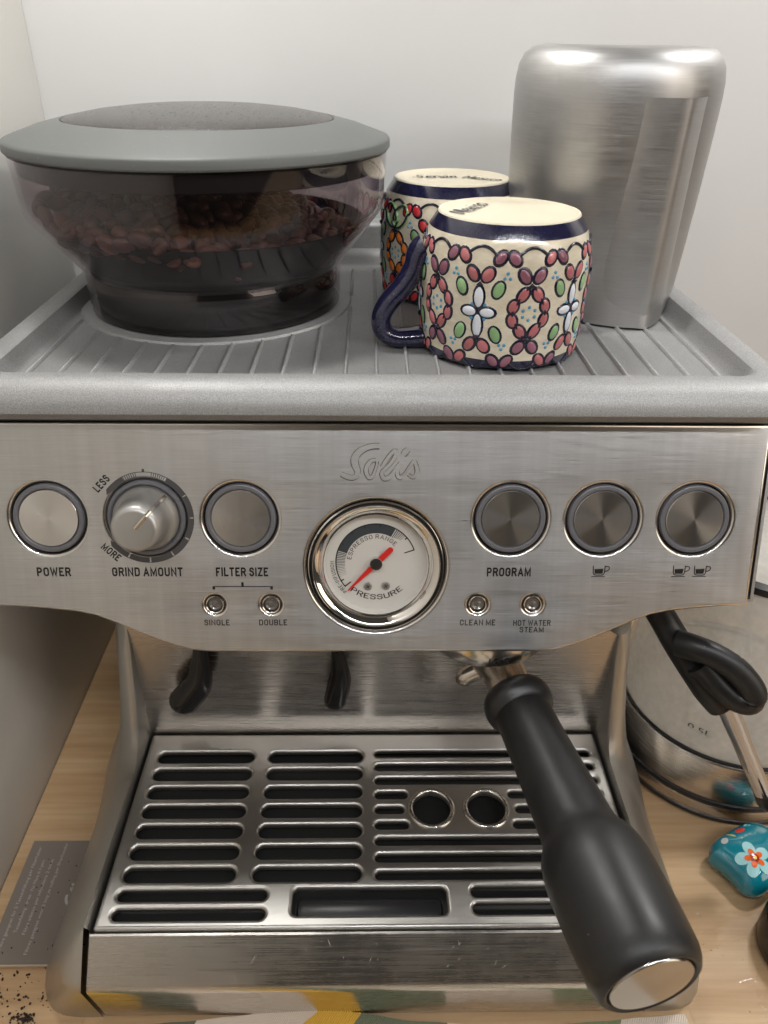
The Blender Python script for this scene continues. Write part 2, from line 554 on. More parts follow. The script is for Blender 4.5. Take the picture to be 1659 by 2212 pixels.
def ribbon(bm, P, half, z=0., closed=False):
    P = [Vector((p[0], p[1])) for p in P]
    P = [p for i, p in enumerate(P) if i == 0 or (p-P[i-1]).length > 1e-7]
    n = len(P)
    if closed and (P[0]-P[-1]).length < 1e-7:
        P = P[:-1]; n -= 1
    prev = first = None
    for i, p in enumerate(P):
        a = P[i-1] if (i > 0 or closed) else None
        b_ = P[(i+1) % n] if (i < n-1 or closed) else None
        d1 = (p-a).normalized() if a is not None else None
        d2 = (b_-p).normalized() if b_ is not None else None
        if d1 is None: d1 = d2
        if d2 is None: d2 = d1
        t_ = d1+d2
        t_ = t_.normalized() if t_.length > 1e-6 else d1
        nn = Vector((-t_.y, t_.x))
        k = half/max(.42, abs(nn.dot(Vector((-d1.y, d1.x)))))
        q = (bm.verts.new((*(p+nn*k), z)), bm.verts.new((*(p-nn*k), z)))
        if prev:
            bm.faces.new((prev[0], prev[1], q[1], q[0]))
        else:
            first = q
        prev = q
    if closed:
        bm.faces.new((prev[0], prev[1], first[1], first[0]))
def glyph_strokes(bm, ch, x0, w, h, st, mtx=None):
    """one capital: box x0..x0+w, 0..h (outer size), stroke width st"""
    n0 = len(bm.verts)
    for s_ in GLYPH[ch][0]:
        P = [(x0+st/2+px*(w-st), st/2+py*(h-st)) for px, py in s_]
        ends = s_[0] == s_[-1] and len(s_) > 3
        if not ends:   # square the ends out to the full height
            def push(a, b_):
                d = Vector((a[0]-b_[0], a[1]-b_[1])).normalized()*st*.5
                return (a[0]+d.x, a[1]+d.y)
            if s_[0][1] in (0, 1) or s_[0][0] in (0, 1):
                P[0] = push(P[0], P[1])
            if s_[-1][1] in (0, 1) or s_[-1][0] in (0, 1):
                P[-1] = push(P[-1], P[-2])
        ribbon(bm, P, st/2, 0., ends)
    if mtx is not None:
        bm.verts.ensure_lookup_table()
        for v in bm.verts[n0:]:
            v.co = mtx @ v.co
def caps_layout(body, st, gap):
    out, x = [], 0
    for ch in body:
        if ch == ' ':
            x += .30; continue
        w = GLYPH[ch][1]+st if ch != 'I' else st
        out.append((ch, x, w)); x += w+gap
    return out, x-gap
def caps_mesh(body, x0, x1, y0, y1, st=.205, gap=.15):
    lay, tot = caps_layout(body, st, gap)
    bm = bmesh.new()
    for ch, x, w in lay:
        glyph_strokes(bm, ch, x, w, 1, st)
    for v in bm.verts:
        v.co = (x0+v.co.x/tot*(x1-x0), y0+v.co.y*(y1-y0), 0)
    return from_bm(bm)
def caps_arc(body, cx, cy, r, a0, a1, h, inward=False, st=.15, gap=.17, z=0.):
    lay, tot = caps_layout(body, st, gap)
    bm = bmesh.new()
    span = abs(radians(a1-a0))*r/tot
    for ch, x, w in lay:
        a = radians(a0+(a1-a0)*(x+w/2)/tot)
        mt = Matrix.Translation((cx+r*cos(a), cy+r*sin(a), z)) @ Matrix.Rotation(a+(pi/2 if inward else -pi/2), 4, 'Z') @ Matrix.Diagonal((span, h, 1, 1))
        glyph_strokes(bm, ch, -w/2, w, 1, st, mt)
    return from_bm(bm)

def ring_sector(bm, cx, cy, r0, r1, a0, a1, z=0., n=None):
    n = n or max(2, int(abs(a1-a0)/4))
    prev = None
    for k in range(n+1):
        a = radians(a0+(a1-a0)*k/n)
        c = (bm.verts.new((cx+r0*cos(a), cy+r0*sin(a), z)), bm.verts.new((cx+r1*cos(a), cy+r1*sin(a), z)))
        if prev:
            bm.faces.new((prev[0], prev[1], c[1], c[0]))
        prev = c

def quad2(bm, pts, z=0.):
    bm.faces.new([bm.verts.new((x, y, z)) for x, y in pts])

def planar_uv(me):
    uv = me.uv_layers.new(name='UVMap')
    for l in me.loops:
        c = me.vertices[l.vertex_index].co
        uv.data[l.index].uv = (c.x*3, c.y*3)

# ================================================================== the setting
b = bmesh.new()
box(-.2004, 1.2, -.75, .262, -.03, 0, .002, 2, b)
tag(link('counter', from_bm(b), None, mats='wood'), 'pale wooden worktop under the machine', kind='structure')
b = bmesh.new()
box(-.24, 1.2, .2625, .30, -.03, .95, 0, 1, b)
tag(link('back_wall', from_bm(b), None, mats='wall'), 'plain white wall behind the machine', kind='structure')
b = bmesh.new()
box(-.225, -.2005, -.75, .2622, -.03, .95, .0015, 2, b)
tag(link('left_wall', from_bm(b), None, mats='sidewall'), 'white side panel left of the machine', kind='structure')

# ================================================================== espresso machine
mach = root('espresso_machine', 'brushed steel espresso machine with round buttons and a pressure gauge on the worktop', 'espresso machine')
TL = radians(17)
PAN = Matrix(((1, 0, 0, 0), (0, sin(TL), -cos(TL), 0), (0, cos(TL), sin(TL), .2005), (0, 0, 0, 1)))
def pan(u, v, w=0.):
    return PAN @ Matrix.Translation((u, v, w))

# --- front panel outline
low = [(.1606, -.0184), (.150, -.0188), (.1371, -.0199), (.127, -.0210), (.1186, -.0228), (.1096, -.0265), (.1006, -.0308), (.0930, -.0342), (.086, -.0370), (.078, -.0392), (.0698, -.0400)]
outline = [(-.1610, .0606), (-.1610, -.0184)] + [(-u-.0015, v) for u, v in low[1:]] + [(u, v) for u, v in low[::-1]][0:-1] + [(.1606, -.0184), (.1606, .0606)]
BTN = [-.1351, -.0563, .0559, .0945, .1332]
BV = .0203
LAMPS = [-.0687, -.0448, .0435, .0672]
LV = -.0177
GC = (-.0001, -.0008)
KC = (-.0948, .0207)
holes = [circle(u, BV, .0153) for u in BTN] + [circle(*KC, .0163)] + [circle(*GC, .0293, 96)] + [circle(u, LV, .0041, 32) for u in LAMPS]
pm = plate([outline]+holes, .0046, .0018, 6)

# --- debossed emblem: a cutter swept along the strokes of the script word
def eb(x, y):
    return (-.0203 + x*(.0505/1659), .0582 - y*(.0265/830))
strokes = [
 ([(700, 228), (600, 232), (500, 262), (420, 315), (372, 390), (378, 470), (408, 550), (395, 615), (330, 640), (250, 618), (185, 590)], [46, 48, 52, 58, 62, 60, 52, 46, 46, 48, 40]),
 ([(655, 408), (590, 420), (535, 490), (525, 560), (560, 635), (610, 620), (640, 550), (665, 470), (668, 420)], [34, 38, 42, 42, 40, 36, 32, 30, 30]),
 ([(735, 500), (800, 400), (865, 320), (915, 290), (915, 350), (860, 440), (790, 510), (735, 575), (760, 645), (820, 640), (880, 580), (935, 500), (985, 440)], [36, 38, 38, 40, 38, 36, 36, 38, 42, 42, 36, 34, 34]),
 ([(985, 440), (950, 520), (945, 600), (985, 635), (1045, 590), (1110, 490), (1165, 410)], [36, 38, 40, 40, 36, 34, 34]),
 ([(1165, 410), (1195, 480), (1210, 560), (1180, 620), (1130, 625), (1085, 590)], [36, 40, 42, 38, 34, 28]),
 ([(1085, 265), (1050, 300), (1015, 345)], [42, 56, 44]),
]
cut = bmesh.new()
for pts, ws in strokes:
    path = catmull([(*eb(*p), 0) for p in pts], 6)
    rr = lerp_list([w*(.0500/1659) for w in ws], len(path))
    bmx = bmesh.new()
    # trapezoid section, wide at the surface
    k = .55
    rings = []
    n = len(path)
    for i, p in enumerate(path):
        d = (path[min(i+1, n-1)]-path[max(i-1, 0)]).normalized()
        s = Vector((-d.y, d.x, 0))
        ww = rr[i]
        top, bot = ww+.00035, max(ww-.00050, .0001)
        rings.append([bmx.verts.new(p+s*top+Vector((0, 0, .0004))), bmx.verts.new(p-s*top+Vector((0, 0, .0004))),
                      bmx.verts.new(p-s*bot+Vector((0, 0, -.00038))), bmx.verts.new(p+s*bot+Vector((0, 0, -.00038)))])
    for i in range(n-1):
        for q in range(4):
            bmx.faces.new((rings[i][q], rings[i][(q+1) % 4], rings[i+1][(q+1) % 4], rings[i+1][q]))
    bmx.faces.new(rings[0][::-1]); bmx.faces.new(rings[-1])
    recalc(bmx)
    me_ = from_bm(bmx)
    cut.from_mesh(me_)
    bpy.data.meshes.remove(me_)
cme = from_bm(cut)
co = bpy.data.objects.new('tmp_cut', cme); COL.objects.link(co)
# solid stub of the panel that carries the emblem (cut out of the plate, set back flush)
po = bpy.data.objects.new('tmp_panel', pm); COL.objects.link(po)
bmw = bmesh.new(); bmw.from_mesh(pm); bmesh.ops.remove_doubles(bmw, verts=bmw.verts, dist=1e-6); recalc(bmw); bmw.to_mesh(pm); bmw.free()
md = po.modifiers.new('b', 'BOOLEAN'); md.operation = 'DIFFERENCE'; md.object = co; md.solver = 'EXACT'; md.use_self = True
dg = bpy.context.evaluated_depsgraph_get(); dg.update()
pm2 = bpy.data.meshes.new_from_object(po.evaluated_get(dg))
bpy.data.objects.remove(po); bpy.data.objects.remove(co)
if len(pm2.vertices) < 100:
    pm2 = pm
planar_uv(pm2)
pm2.materials.clear()
for p in pm2.polygons:
    p.material_index = 1 if abs(p.normal.z) < .985 else 0
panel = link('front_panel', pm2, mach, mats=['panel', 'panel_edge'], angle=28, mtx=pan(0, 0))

# --- housing behind the panel
def housing(scale_u, du, w0, depthY, grow_v):
    bm_ = bmesh.new()
    front = [PAN @ Vector((u*scale_u+du, v+(grow_v if v > 0 else -grow_v*.0), w0)) for u, v in outline]
    vf = [bm_.verts.new(p) for p in front]
    vb = [bm_.verts.new((p.x, depthY, max(p.z, .1595))) for p in front]
    n_ = len(vf)
    f0 = bm_.faces.new(vf)
    bm_.faces.new(vb[::-1])
    for i_ in range(n_):
        bm_.faces.new((vf[i_], vb[i_], vb[(i_+1) % n_], vf[(i_+1) % n_]))
    recalc(bm_)
    ed = list(f0.edges)
    bmesh.ops.bevel(bm_, geom=ed, offset=.0022, segments=3, profile=.5, affect='EDGES')
    big = max(bm_.faces, key=lambda f: -f.calc_center_median().y if len(f.verts) > 12 else -9)
    bmesh.ops.delete(bm_, geom=[big], context='FACES_ONLY')
    return bm_
hb = housing(1.026, 0, -.0030, .236, .002)
link('housing', from_bm(hb), mach, mats='casting', angle=35)
bk = bmesh.new()
# dark liner filling the panel openings
for x0_, x1_ in ((-.158, -.0286), (.0286, .158)):
    quad2(bk, [(x0_, .058), (x0_, -.0155), (x1_, -.0155), (x1_, .058)])
for u_ in LAMPS:
    quad2(bk, [(u_-.006, -.0156), (u_-.006, -.024), (u_+.006, -.024), (u_+.006, -.0156)])
bk = from_bm(bk)
bk2 = bmesh.new(); bk2.from_mesh(bk)
ring_sector(bk2, -.0001, -.0008, .0224, .0297, 0, 360, n=48)
bk = bk2
link('gasket', from_bm(bk), mach, mats='gap', angle=0, mtx=pan(0, 0, -.0026))

# --- cup warming tray (casting with a rolled front lip)
def tray_mesh():
    bm_ = bmesh.new()
    seg = 8
    ZT, ZF = .2765, .2680
    def rr_loop(x0, x1, y0, y1, r, z):
        return [(x, y, z) for x, y in rrect(x0, x1, y0, y1, r, seg)]
    loops = [
        rr_loop(-.1645, .1645, .0175, .2375, .012, .2600),
        rr_loop(-.1668, .1668, .0105, .2390, .013, .2625),
        rr_loop(-.1676, .1676, .0078, .2396, .014, .2660),
        rr_loop(-.1674, .1674, .0085, .2394, .014, .2695),
        rr_loop(-.1664, .1664, .0108, .2386, .014, .2730),
        rr_loop(-.1648, .1648, .0140, .2372, .014, .2753),
        rr_loop(-.1626, .1626, .0180, .2350, .013, .2764),
        rr_loop(-.1560, .1560, .0240, .2300, .010, .2764),
        rr_loop(-.1542, .1542, .0258, .2282, .009, .2757),
        rr_loop(-.1528, .1528, .0280, .2262, .009, .2725),
        rr_loop(-.1518, .1518, .0300, .2245, .009, .2692),
        rr_loop(-.1500, .1500, .0325, .2225, .008, .2680),
    ]
    prev = None
    for lp in loops:
        vs_ = [bm_.verts.new(p) for p in lp]
        if prev:
            n_ = len(vs_)
            for i_ in range(n_):
                bm_.faces.new((prev[i_], prev[(i_+1) % n_], vs_[(i_+1) % n_], vs_[i_]))
        prev = vs_
    bm_.faces.new(prev)
    return recalc(bm_)
tb = tray_mesh()
for f in list(tb.faces):
    pass
link('cup_tray', from_bm(tb), mach, mats='casting', angle=40)
HC = (-.084, .150)
# ribs standing on the tray floor; those under the hopper stop at its ring
def rib_mesh(L):
    bm_ = bmesh.new()
    w, h = .0010, .0016
    sec = [(-w, 0), (-w*.45, h*.85), (0, h), (w*.45, h*.85), (w, 0)]
    rows = []
    for y, s in ((0, .02), (.0022, 1), (L-.0022, 1), (L, .02)):
        rows.append([bm_.verts.new((x, y, z*s)) for x, z in sec])
    for a_, b_ in zip(rows, rows[1:]):
        for k_ in range(4):
            bm_.faces.new((a_[k_], a_[k_+1], b_[k_+1], b_[k_]))
    return from_bm(recalc(bm_))
full = None
for k in range(23):
    x = -.1461+.01328*k
    y0, y1 = .0385, .2150
    d = abs(x-HC[0])
    if d < .0715:
        y1 = HC[1]-sqrt(.0715**2-d*d)
        o = link('rib', rib_mesh(y1-y0), mach, mats='casting', loc=(x, y0, .2680), angle=40)
        if HC[1]+sqrt(.0715**2-d*d) < .205:
            yb = HC[1]+sqrt(.0715**2-d*d)
            link('rib', rib_mesh(.215-yb), mach, mats='casting', loc=(x, yb, .2680), angle=40)
    else:
        if full is None:
            o = link('rib', rib_mesh(y1-y0), mach, mats='casting', loc=(x, y0, .2680), angle=40)
            full = o
        else:
            o = full.copy(); COL.objects.link(o); o.location.x = x
b = lathe([(.0710, .2680), (.0702, .2690), (.0690, .2692), (.0, .2692)], 72)
link('grinder_collar', from_bm(recalc(b)), mach, mats='casting', loc=(HC[0], HC[1], 0))
# water tank lid standing up behind the tray
b = box(-.150, .150, .2405, .2585, .150, .2905, .003, 3)
link('tank_lid', from_bm(b), mach, mats='casting')

# --- buttons
def button_meshes():
    ring = lathe([(.0147, -.0034), (.0146, -.0008), (.0144, -.0003), (.0140, -.0001), (.0129, -.0001), (.0125, -.0004), (.0123, -.0010), (.0123, -.0034)], 64)
    cap = lathe([(.0122, -.0030), (.0122, -.0006), (.0119, -.0003), (.006, -.00023), (0, -.00022)], 64)
    return from_bm(recalc(ring)), from_bm(recalc(cap))
rm, cm = button_meshes()
names = ['power button with a pale spun steel cap', None, None, None, None]
b0 = None
for u in BTN:
    if b0 is None:
        b0 = link('push_button', rm, mach, mats='ring', angle=25, mtx=pan(u, BV))
        c0 = link('button_cap', cm, b0, mats='cap', angle=25)
    else:
        r2 = b0.copy(); COL.objects.link(r2); r2.matrix_basis = pan(u, BV)
        c2 = c0.copy(); COL.objects.link(c2); c2.parent = r2
        c2.rotation_euler = (0, 0, u*37)

# --- grind amount knob
b = lathe([(.0160, -.0030), (.0160, .0002), (.0155, .0010), (.0146, .0011), (.0138, .0002), (.0138, -.003)], 64)
kr = link('grind_knob', from_bm(recalc(b)), mach, mats='ring', angle=25, mtx=pan(*KC))
b = lathe([(.0136, -.003), (.0136, .0008), (.0132, .0022), (.0122, .0034), (.0112, .0044), (.0105, .0062), (.0101, .0100), (.0097, .0150), (.0093, .0166), (.0083, .0176), (.0070, .0178), (0, .0178)], 64)
link('knob_grip', from_bm(recalc(b)), kr, mats='knob', angle=40)
ka = radians(48)
pp = [(.0010, .0179), (.0078, .0179), (.0094, .0166), (.0103, .0110), (.0107, .0066), (.0116, .0044), (.0133, .0024)]
b = tube([(r*cos(ka), r*sin(ka), w) for r, w in pp], .00085, 8, upv=(cos(ka), sin(ka), 1))
link('pointer', from_bm(recalc(b)), kr, mats='chrome_soft')
# printed scale round the knob
b = bmesh.new()
ring_sector(b, *KC, .0192, .0195, 140, -140)
for a0, a1 in ((61, 31), (29.5, 1), (-1, -28), (-30, -57), (-59, -88), (-90, -116), (-118, -136)):
    ring_sector(b, *KC, .0171, .0192, a0, a1)
ring_sector(b, *KC, .0171, .0192, 136, 117)
for a_ in (136, -136):
    s = 1 if a_ > 0 else -1
    quad2(b, [(KC[0]+.0171*cos(radians(a_)), KC[1]+.0171*sin(radians(a_))), (KC[0]+.0195*cos(radians(a_)), KC[1]+.0195*sin(radians(a_))),
              (KC[0]+.0196*cos(radians(a_+s*6)), KC[1]+.0196*sin(radians(a_+s*6))), (KC[0]+.0183*cos(radians(a_+s*12)), KC[1]+.0183*sin(radians(a_+s*12)))][::s])
for i in range(7):
    for s in (1, -1):
        a_ = 90+s*(10+i*2.7)
        ring_sector(b, *KC, .0171, .0192, a_-.45, a_+.45, n=1)
ring_sector(b, *KC, .0195, .0206, 88.6, 91.4, n=1)
link('grind_scale', from_bm(b), mach, mats='greyink', angle=0, mtx=pan(0, 0, .00006))

# --- lettering on the panel
def word(body, x0, x1, y0, y1, **k):
    return link('lettering', caps_mesh(body, x0, x1, y0, y1, **k), mach, mats='ink', angle=0, mtx=pan(0, 0, .00007))
word('POWER', -.1422, -.1281, -.0048, -.0008)
word('GRIND AMOUNT', -.1109, -.0814, -.0048, -.0008)
word('FILTER SIZE', -.0675, -.0456, -.0048, -.0008)
word('PROGRAM', .0468, .0655, -.0048, -.0008)
word('SINGLE', -.0736, -.0628, -.0271, -.0244, st=.165, gap=.17)
word('DOUBLE', -.0502, -.0382, -.0271, -.0244, st=.165, gap=.17)
word('CLEAN ME', .0361, .0514, -.0272, -.0245, st=.165, gap=.17)
word('HOT WATER', .0592, .0754, -.0274, -.0247, st=.165, gap=.17)
word('STEAM', .0621, .0726, -.0305, -.0279, st=.165, gap=.17)
def word_rot(body, cu_, cv_, L, h, ang):
    me = caps_mesh(body, -L/2, L/2, -h/2, h/2)
    return link('lettering', me, mach, mats='ink', angle=0, mtx=pan(cu_, cv_, .00007) @ Matrix.Rotation(radians(ang), 4, 'Z'))
word_rot('LESS', -.1120, .0352, .0078, .0033, 46)
word_rot('MORE', -.1105, .0059, .0088, .0033, -43)
b = bmesh.new()
for r_ in ((-.0688, -.0443, -.00955, -.0092), (-.0693, -.0682, -.0107, -.0092), (-.0449, -.0438, -.0107, -.0092), (-.0571, -.0561, -.0092, -.0074)):
    quad2(b, [(r_[0], r_[2]), (r_[1], r_[2]), (r_[1], r_[3]), (r_[0], r_[3])])
link('filter_bracket', from_bm(b), mach, mats='ink', angle=0, mtx=pan(0, 0, .00007))
def cup_symbol(x0, full):
    bm_ = bmesh.new()
    s = .0080/8
    q = lambda px, py: (x0+px*s, -.0050+py*s)
    quad2(bm_, [q(0, 0), q(5.9, 0), q(5.9, .35), q(0, .35)])
    def strip(pts, wd):
        P = [Vector((*q(*p), 0)) for p in pts]
        prev = None
        for i_, p in enumerate(P):
            d_ = (P[min(i_+1, len(P)-1)]-P[max(i_-1, 0)]).normalized()
            s_ = Vector((-d_.y, d_.x, 0))*wd*s
            c_ = (bm_.verts.new(p+s_), bm_.verts.new(p-s_))
            if prev:
                bm_.faces.new((prev[0], prev[1], c_[1], c_[0]))
            prev = c_
    strip([(.55, 5.1), (.7, 1.8), (1.2, 1.05), (2, .85), (4.4, .85), (5.1, 1.1), (5.5, 1.9), (5.6, 5.1)], .22)
    strip([(5.6, 4.7), (7.1, 4.6), (7.5, 4.1), (7.3, 3.2), (6.6, 2.7), (5.6, 2.5)], .22)
    quad2(bm_, [q(1.35, 1.45), q(4.7, 1.45), q(4.95, 3.7), q(1.1, 3.5)] if full else [q(1.35, 1.45), q(4.7, 1.45), q(4.9, 3.6), q(1.1, 3.2)])
    return link('cup_symbol', from_bm(bm_), mach, mats='ink', angle=0, mtx=pan(0, 0, .00007))
cup_symbol(.0914, True)
cup_symbol(.1257, True)
cup_symbol(.1347, True)

# --- indicator lamps
ring = lathe([(.0040, -.003), (.0040, -.0002), (.0037, .0002), (.0034, 0), (.0032, -.0012), (.0032, -.003)], 40)
lens = lathe([(.0032, -.003), (.0031, -.0012), (.0024, -.0006), (.0016, -.0011), (.0010, -.0008), (0, -.0004)], 40)
rme, lme = from_bm(recalc(ring)), from_bm(recalc(lens))
i0 = None
for u in LAMPS:
    if i0 is None:
        i0 = link('indicator_light', rme, mach, mats='chrome_soft', mtx=pan(u, LV))
        l0 = link('lens', lme, i0, mats='lens')
    else:
        r2 = i0.copy(); COL.objects.link(r2); r2.matrix_basis = pan(u, LV)
        c2 = l0.copy(); COL.objects.link(c2); c2.parent = r2

# --- pressure gauge
b = lathe([(.0289, -.0030), (.0289, -.0004), (.0283, .0002), (.0277, -.0006), (.0274, -.0006), (.0272, .0006), (.0266, .0013), (.0256, .0010), (.0240, -.0004), (.0229, -.0022), (.0226, -.0026)], 96, mi=[0, 0, 0, 1, 1, 0, 0, 0, 0, 0])
gz = link('pressure_gauge', from_bm(recalc(b)), mach, mats=['chrome', 'gap'], mtx=pan(*GC))
b = lathe([(.0226, -.0026), (.0222, -.0030), (.0218, -.0066)], 96)
link('dial_wall', from_bm(recalc(b)), gz, mats='dialwall')
b = lathe([(.0219, -.0066), (0, -.0066)], 96)
link('dial', from_bm(recalc(b)), gz, mats='dial')
DR = .0219
ZD = -.0065
b = bmesh.new()
def sec(r0, r1, a0, a1, mi=0):
    n0 = len(b.faces)
    ring_sector(b, 0, 0, r0, r1, a0, a1, ZD)
    b.faces.ensure_lookup_table()
    for f in b.faces[n0:]:
        f.material_index = mi
sec(.0170, .0175, 219, 19)
sec(.0131, .0171, 162, 61, 1)
sec(.0128, .0174, 18.4, 20.2)
sec(.0140, .0174, 218.2, 220)
sec(.0158, .0171, 208, 210)
for i in range(15):
    a_ = 164+i*2.75
    wd = 1.1*(1-i/17)
    sec(.0131+i*.00004, .0171, a_-wd*.7, a_+wd*.7, 1 if i < 5 else 0)
for i in range(6):
    a_ = 58.6-i*2.9
    sec(.0131+i*.00025, .0171, a_-.75*(1-i/9), a_+.75*(1-i/9), 1 if i < 3 else 0)
for a_ in (150, 128, 107, 84, 40):
    sec(.0160, .0171, a_-1, a_+1)
link('dial_scale', from_bm(b), gz, mats=['ink', 'bandink'], angle=0)
link('dial_lettering', caps_arc('ESPRESSO RANGE', 0, 0, .0107, 173, 43, .0019, st=.12, z=ZD), gz, mats='ink', angle=0)
link('dial_lettering', caps_arc('PRE-INFUSION', 0, 0, .0181, 226, 178, .0017, st=.12, z=ZD), gz, mats='ink', angle=0)
link('dial_lettering', caps_arc('PRESSURE', 0, 0, .0170, 229, 313, .0024, inward=True, st=.13, z=ZD), gz, mats='ink', angle=0)
na = radians(225.5)
b = bmesh.new()
c_, s_ = cos(na), sin(na)
P = lambda a, w_: (a*c_-w_*s_, a*s_+w_*c_)
def prism(bm_, pts, z0, z1):
    lo = [bm_.verts.new((x, y, z0)) for x, y in pts]
    hi = [bm_.verts.new((x, y, z1)) for x, y in pts]
    bm_.faces.new(hi); bm_.faces.new(lo[::-1])
    for i_ in range(len(pts)):
        j_ = (i_+1) % len(pts)
        bm_.faces.new((lo[i_], lo[j_], hi[j_], hi[i_]))
prism(b, [P(-.0098, .0006), P(-.0091, .0012), P(0, .0013), P(.0172, .0003), P(.0172, -.0003), P(0, -.0013), P(-.0091, -.0012), P(-.0098, -.0006)], -.0050, -.0047)
link('needle', from_bm(recalc(b)), gz, mats='red')
b = lathe([(.0028, -.0066), (.0028, -.0040), (.0026, -.0037), (.0023, -.0037), (.0022, -.0039), (.0006, -.0038), (.0005, -.0042), (0, -.0042)], 40, mi=[0, 0, 0, 1, 1, 1, 1])
link('hub', from_bm(recalc(b)), gz, mats=['chrome', 'dark'])
b = lathe([(.0018, -.0066), (.0018, -.0060), (.0014, -.0056), (0, -.0056)], 24)
for a_ in (0, 1, 2, 3):
    pass
sm = from_bm(recalc(b))
s0 = link('screw', sm, gz, mats='knob', loc=(-.0035, -.0108, 0))
s1 = s0.copy(); COL.objects.link(s1); s1.location = (.0043, -.0106, 0)
for so in (s0, s1):
    b = bmesh.new()
    for a_ in (35, 125):
        ca, sa = cos(radians(a_)), sin(radians(a_))
        prism(b, [(x*ca-y*sa+so.location.x, x*sa+y*ca+so.location.y) for x, y in ((-.0009, -.00013), (.0009, -.00013), (.0009, .00013), (-.0009, .00013))], -.0057, -.00552+a_*1e-7)
    link('screw_cross', from_bm(b), gz, mats='dark')
b = lathe([(.0229, -.0018), (.012, -.0012), (0, -.0010)], 72)
link('gauge_glass', from_bm(recalc(b)), gz, mats='glass')

# --- recessed brewing bay: back plate, side panels, group head
b = box(-.1262, .1262, .0375, .0400, .045, .172, 0)
link('backsplash', from_bm(b), mach, mats='back')
b = box(-.125, .125, .0402, .234, .002, .170, .003)
link('column', from_bm(b), mach, mats='dark')
def smooth(x, a, b_):
    t_ = max(0, min(1, (x-a)/(b_-a)))
    return t_*t_*(3-2*t_)
def wing(side):
    bm_ = bmesh.new()
    NF = 14
    rows = []
    back = .162 if side < 0 else .1545
    us = [.236, .16, .12, .10, .085, .07, .06, .052, .047, .043, .039, .035, .031, .027, .023, .019, .014, .008, 0., -.015, -.03, -.045, -.055]
    stations = [('y', y) for y in us] + [('c', a) for a in (10, 22, 34, 46, 58, 70, 80, 90)]
    for typ, val in stations:
        if typ == 'y':
            y = val
            h = smooth(-y, -.050, -.014)      # 0 at the column, 1 in front of it
            xo = .1615+(back-.1615)*smooth(y, .03, .07)
            top = .1262 + (.0003)*h
            zt = .164*(1-h)+.0610*h
            pts = []
            for i_ in range(NF+1):
                f = i_/NF
                # column profile: upright then flaring skirt; front profile: even slope
                zc = .164*(1-f)
                xc = top + .0075*smooth(f, 0, .12) + (xo-top-.0075)*smooth(f, .35, 1.0)**1.3
                zf = .061-.061*f**1.25
                xf = top + (xo-top)*(f**.85)
                x = xc*(1-h)+xf*h
                z = zc*(1-h)+zf*h
                yy = y
                if h > .5:
                    yy = y
                pts.append((x, yy, z))
        else:
            a = radians(val)
            xo = .1268+(.1615-.1268)*cos(a)
            yo = -.055-.0275*sin(a)
            yt = -.055-.0188*sin(a)
            pts = []
            for i_ in range(NF+1):
                f = i_/NF
                z = .061-.061*f**1.25
                x = .1265+(xo-.1265)*(f**.85)
                bul = .0175*max(0, 1-abs(z-.037)/(.026 if z > .037 else .050))
                y = yt+(yo-yt)*f**.85
                w_ = sin(a)**2
                yfront = (-.0740-.0165*((.061-z)/.021) if z > .040 else -.0905+.0085*((.040-z)/.040))
                y = y*(1-w_)+yfront*w_
                pts.append((x, y, z))
        rows.append([bm_.verts.new((side*x, y, z)) for x, y, z in pts])
    for a_, b_ in zip(rows, rows[1:]):
        for k_ in range(NF):
            bm_.faces.new((a_[k_], a_[k_+1], b_[k_+1], b_[k_]))
    # inner return: a thin vertical flange down from the top edge
    inn = [bm_.verts.new((side*(abs(r[0].co.x)-.0012), r[0].co.y+(.001 if i_ > 24 else 0), r[0].co.z-.004)) for i_, r in enumerate(rows)]
    inn2 = [bm_.verts.new((side*(abs(r[0].co.x)-.0012), r[0].co.y+(.001 if i_ > 24 else 0), .004)) for i_, r in enumerate(rows)]
    for i_ in range(len(rows)-1):
        bm_.faces.new((rows[i_][0], rows[i_+1][0], inn[i_+1], inn[i_]))
        bm_.faces.new((inn[i_], inn[i_+1], inn2[i_+1], inn2[i_]))
    recalc(bm_)
    if side > 0:
        pass
    return bm_
for s in (-1, 1):
    link('side_panel', from_bm(wing(s)), mach, mats='wing', angle=60)
# group head collar with its printed word
b = lathe([(.0, .168), (.0300, .168), (.0300, .1640), (.0306, .1630), (.0306, .1516), (.0300, .1505), (.0270, .1500), (0, .1500)], 72)
gh = link('group_head', from_bm(recalc(b)), mach, mats='chrome_soft', loc=(.0520, .0215, 0))
me = caps_mesh('LOCK', -.0046, .0046, -.0016, .0016)
for v in me.vertices:
    a_ = (v.co.x+.0030)/.0309
    v.co = (.0309*sin(a_), -.0309*cos(a_), .1541+v.co.y)
link('lettering', me, gh, mats='ink', angle=0)
# grinding cradle arms
def fork(top, bot, r0, r1, bend):
    p0, p1 = Vector(top), Vector(bot)
    mid = (p0+p1)/2+Vector(bend)
    P_ = catmull([p0, mid, p1], 10)
    rad_ = [r0+(r1-r0)*smooth(i_/(len(P_)-1), .05, .75) for i_ in range(len(P_))]
    # rounded tip
    d = (P_[-1]-P_[-2]).normalized()
    for k_ in (.35, .65, .85, .96):
        P_.append(p1+d*r1*k_)
        rad_.append(r1*sqrt(1-k_*k_))
    return tube(P_, rad_, 14, flat=.75, upv=(0, 1, 0))
link('cradle_arm', from_bm(recalc(fork((-.0870, .028, .1300), (-.1003, .029, .0915), .0040, .0082, (.003, 0, -.004)))), mach, mats='gloss_black')
link('cradle_arm', from_bm(recalc(fork((-.0195, .028, .1300), (-.0207, .029, .0915), .0030, .0062, (.0022, 0, 0)))), mach, mats='gloss_black')

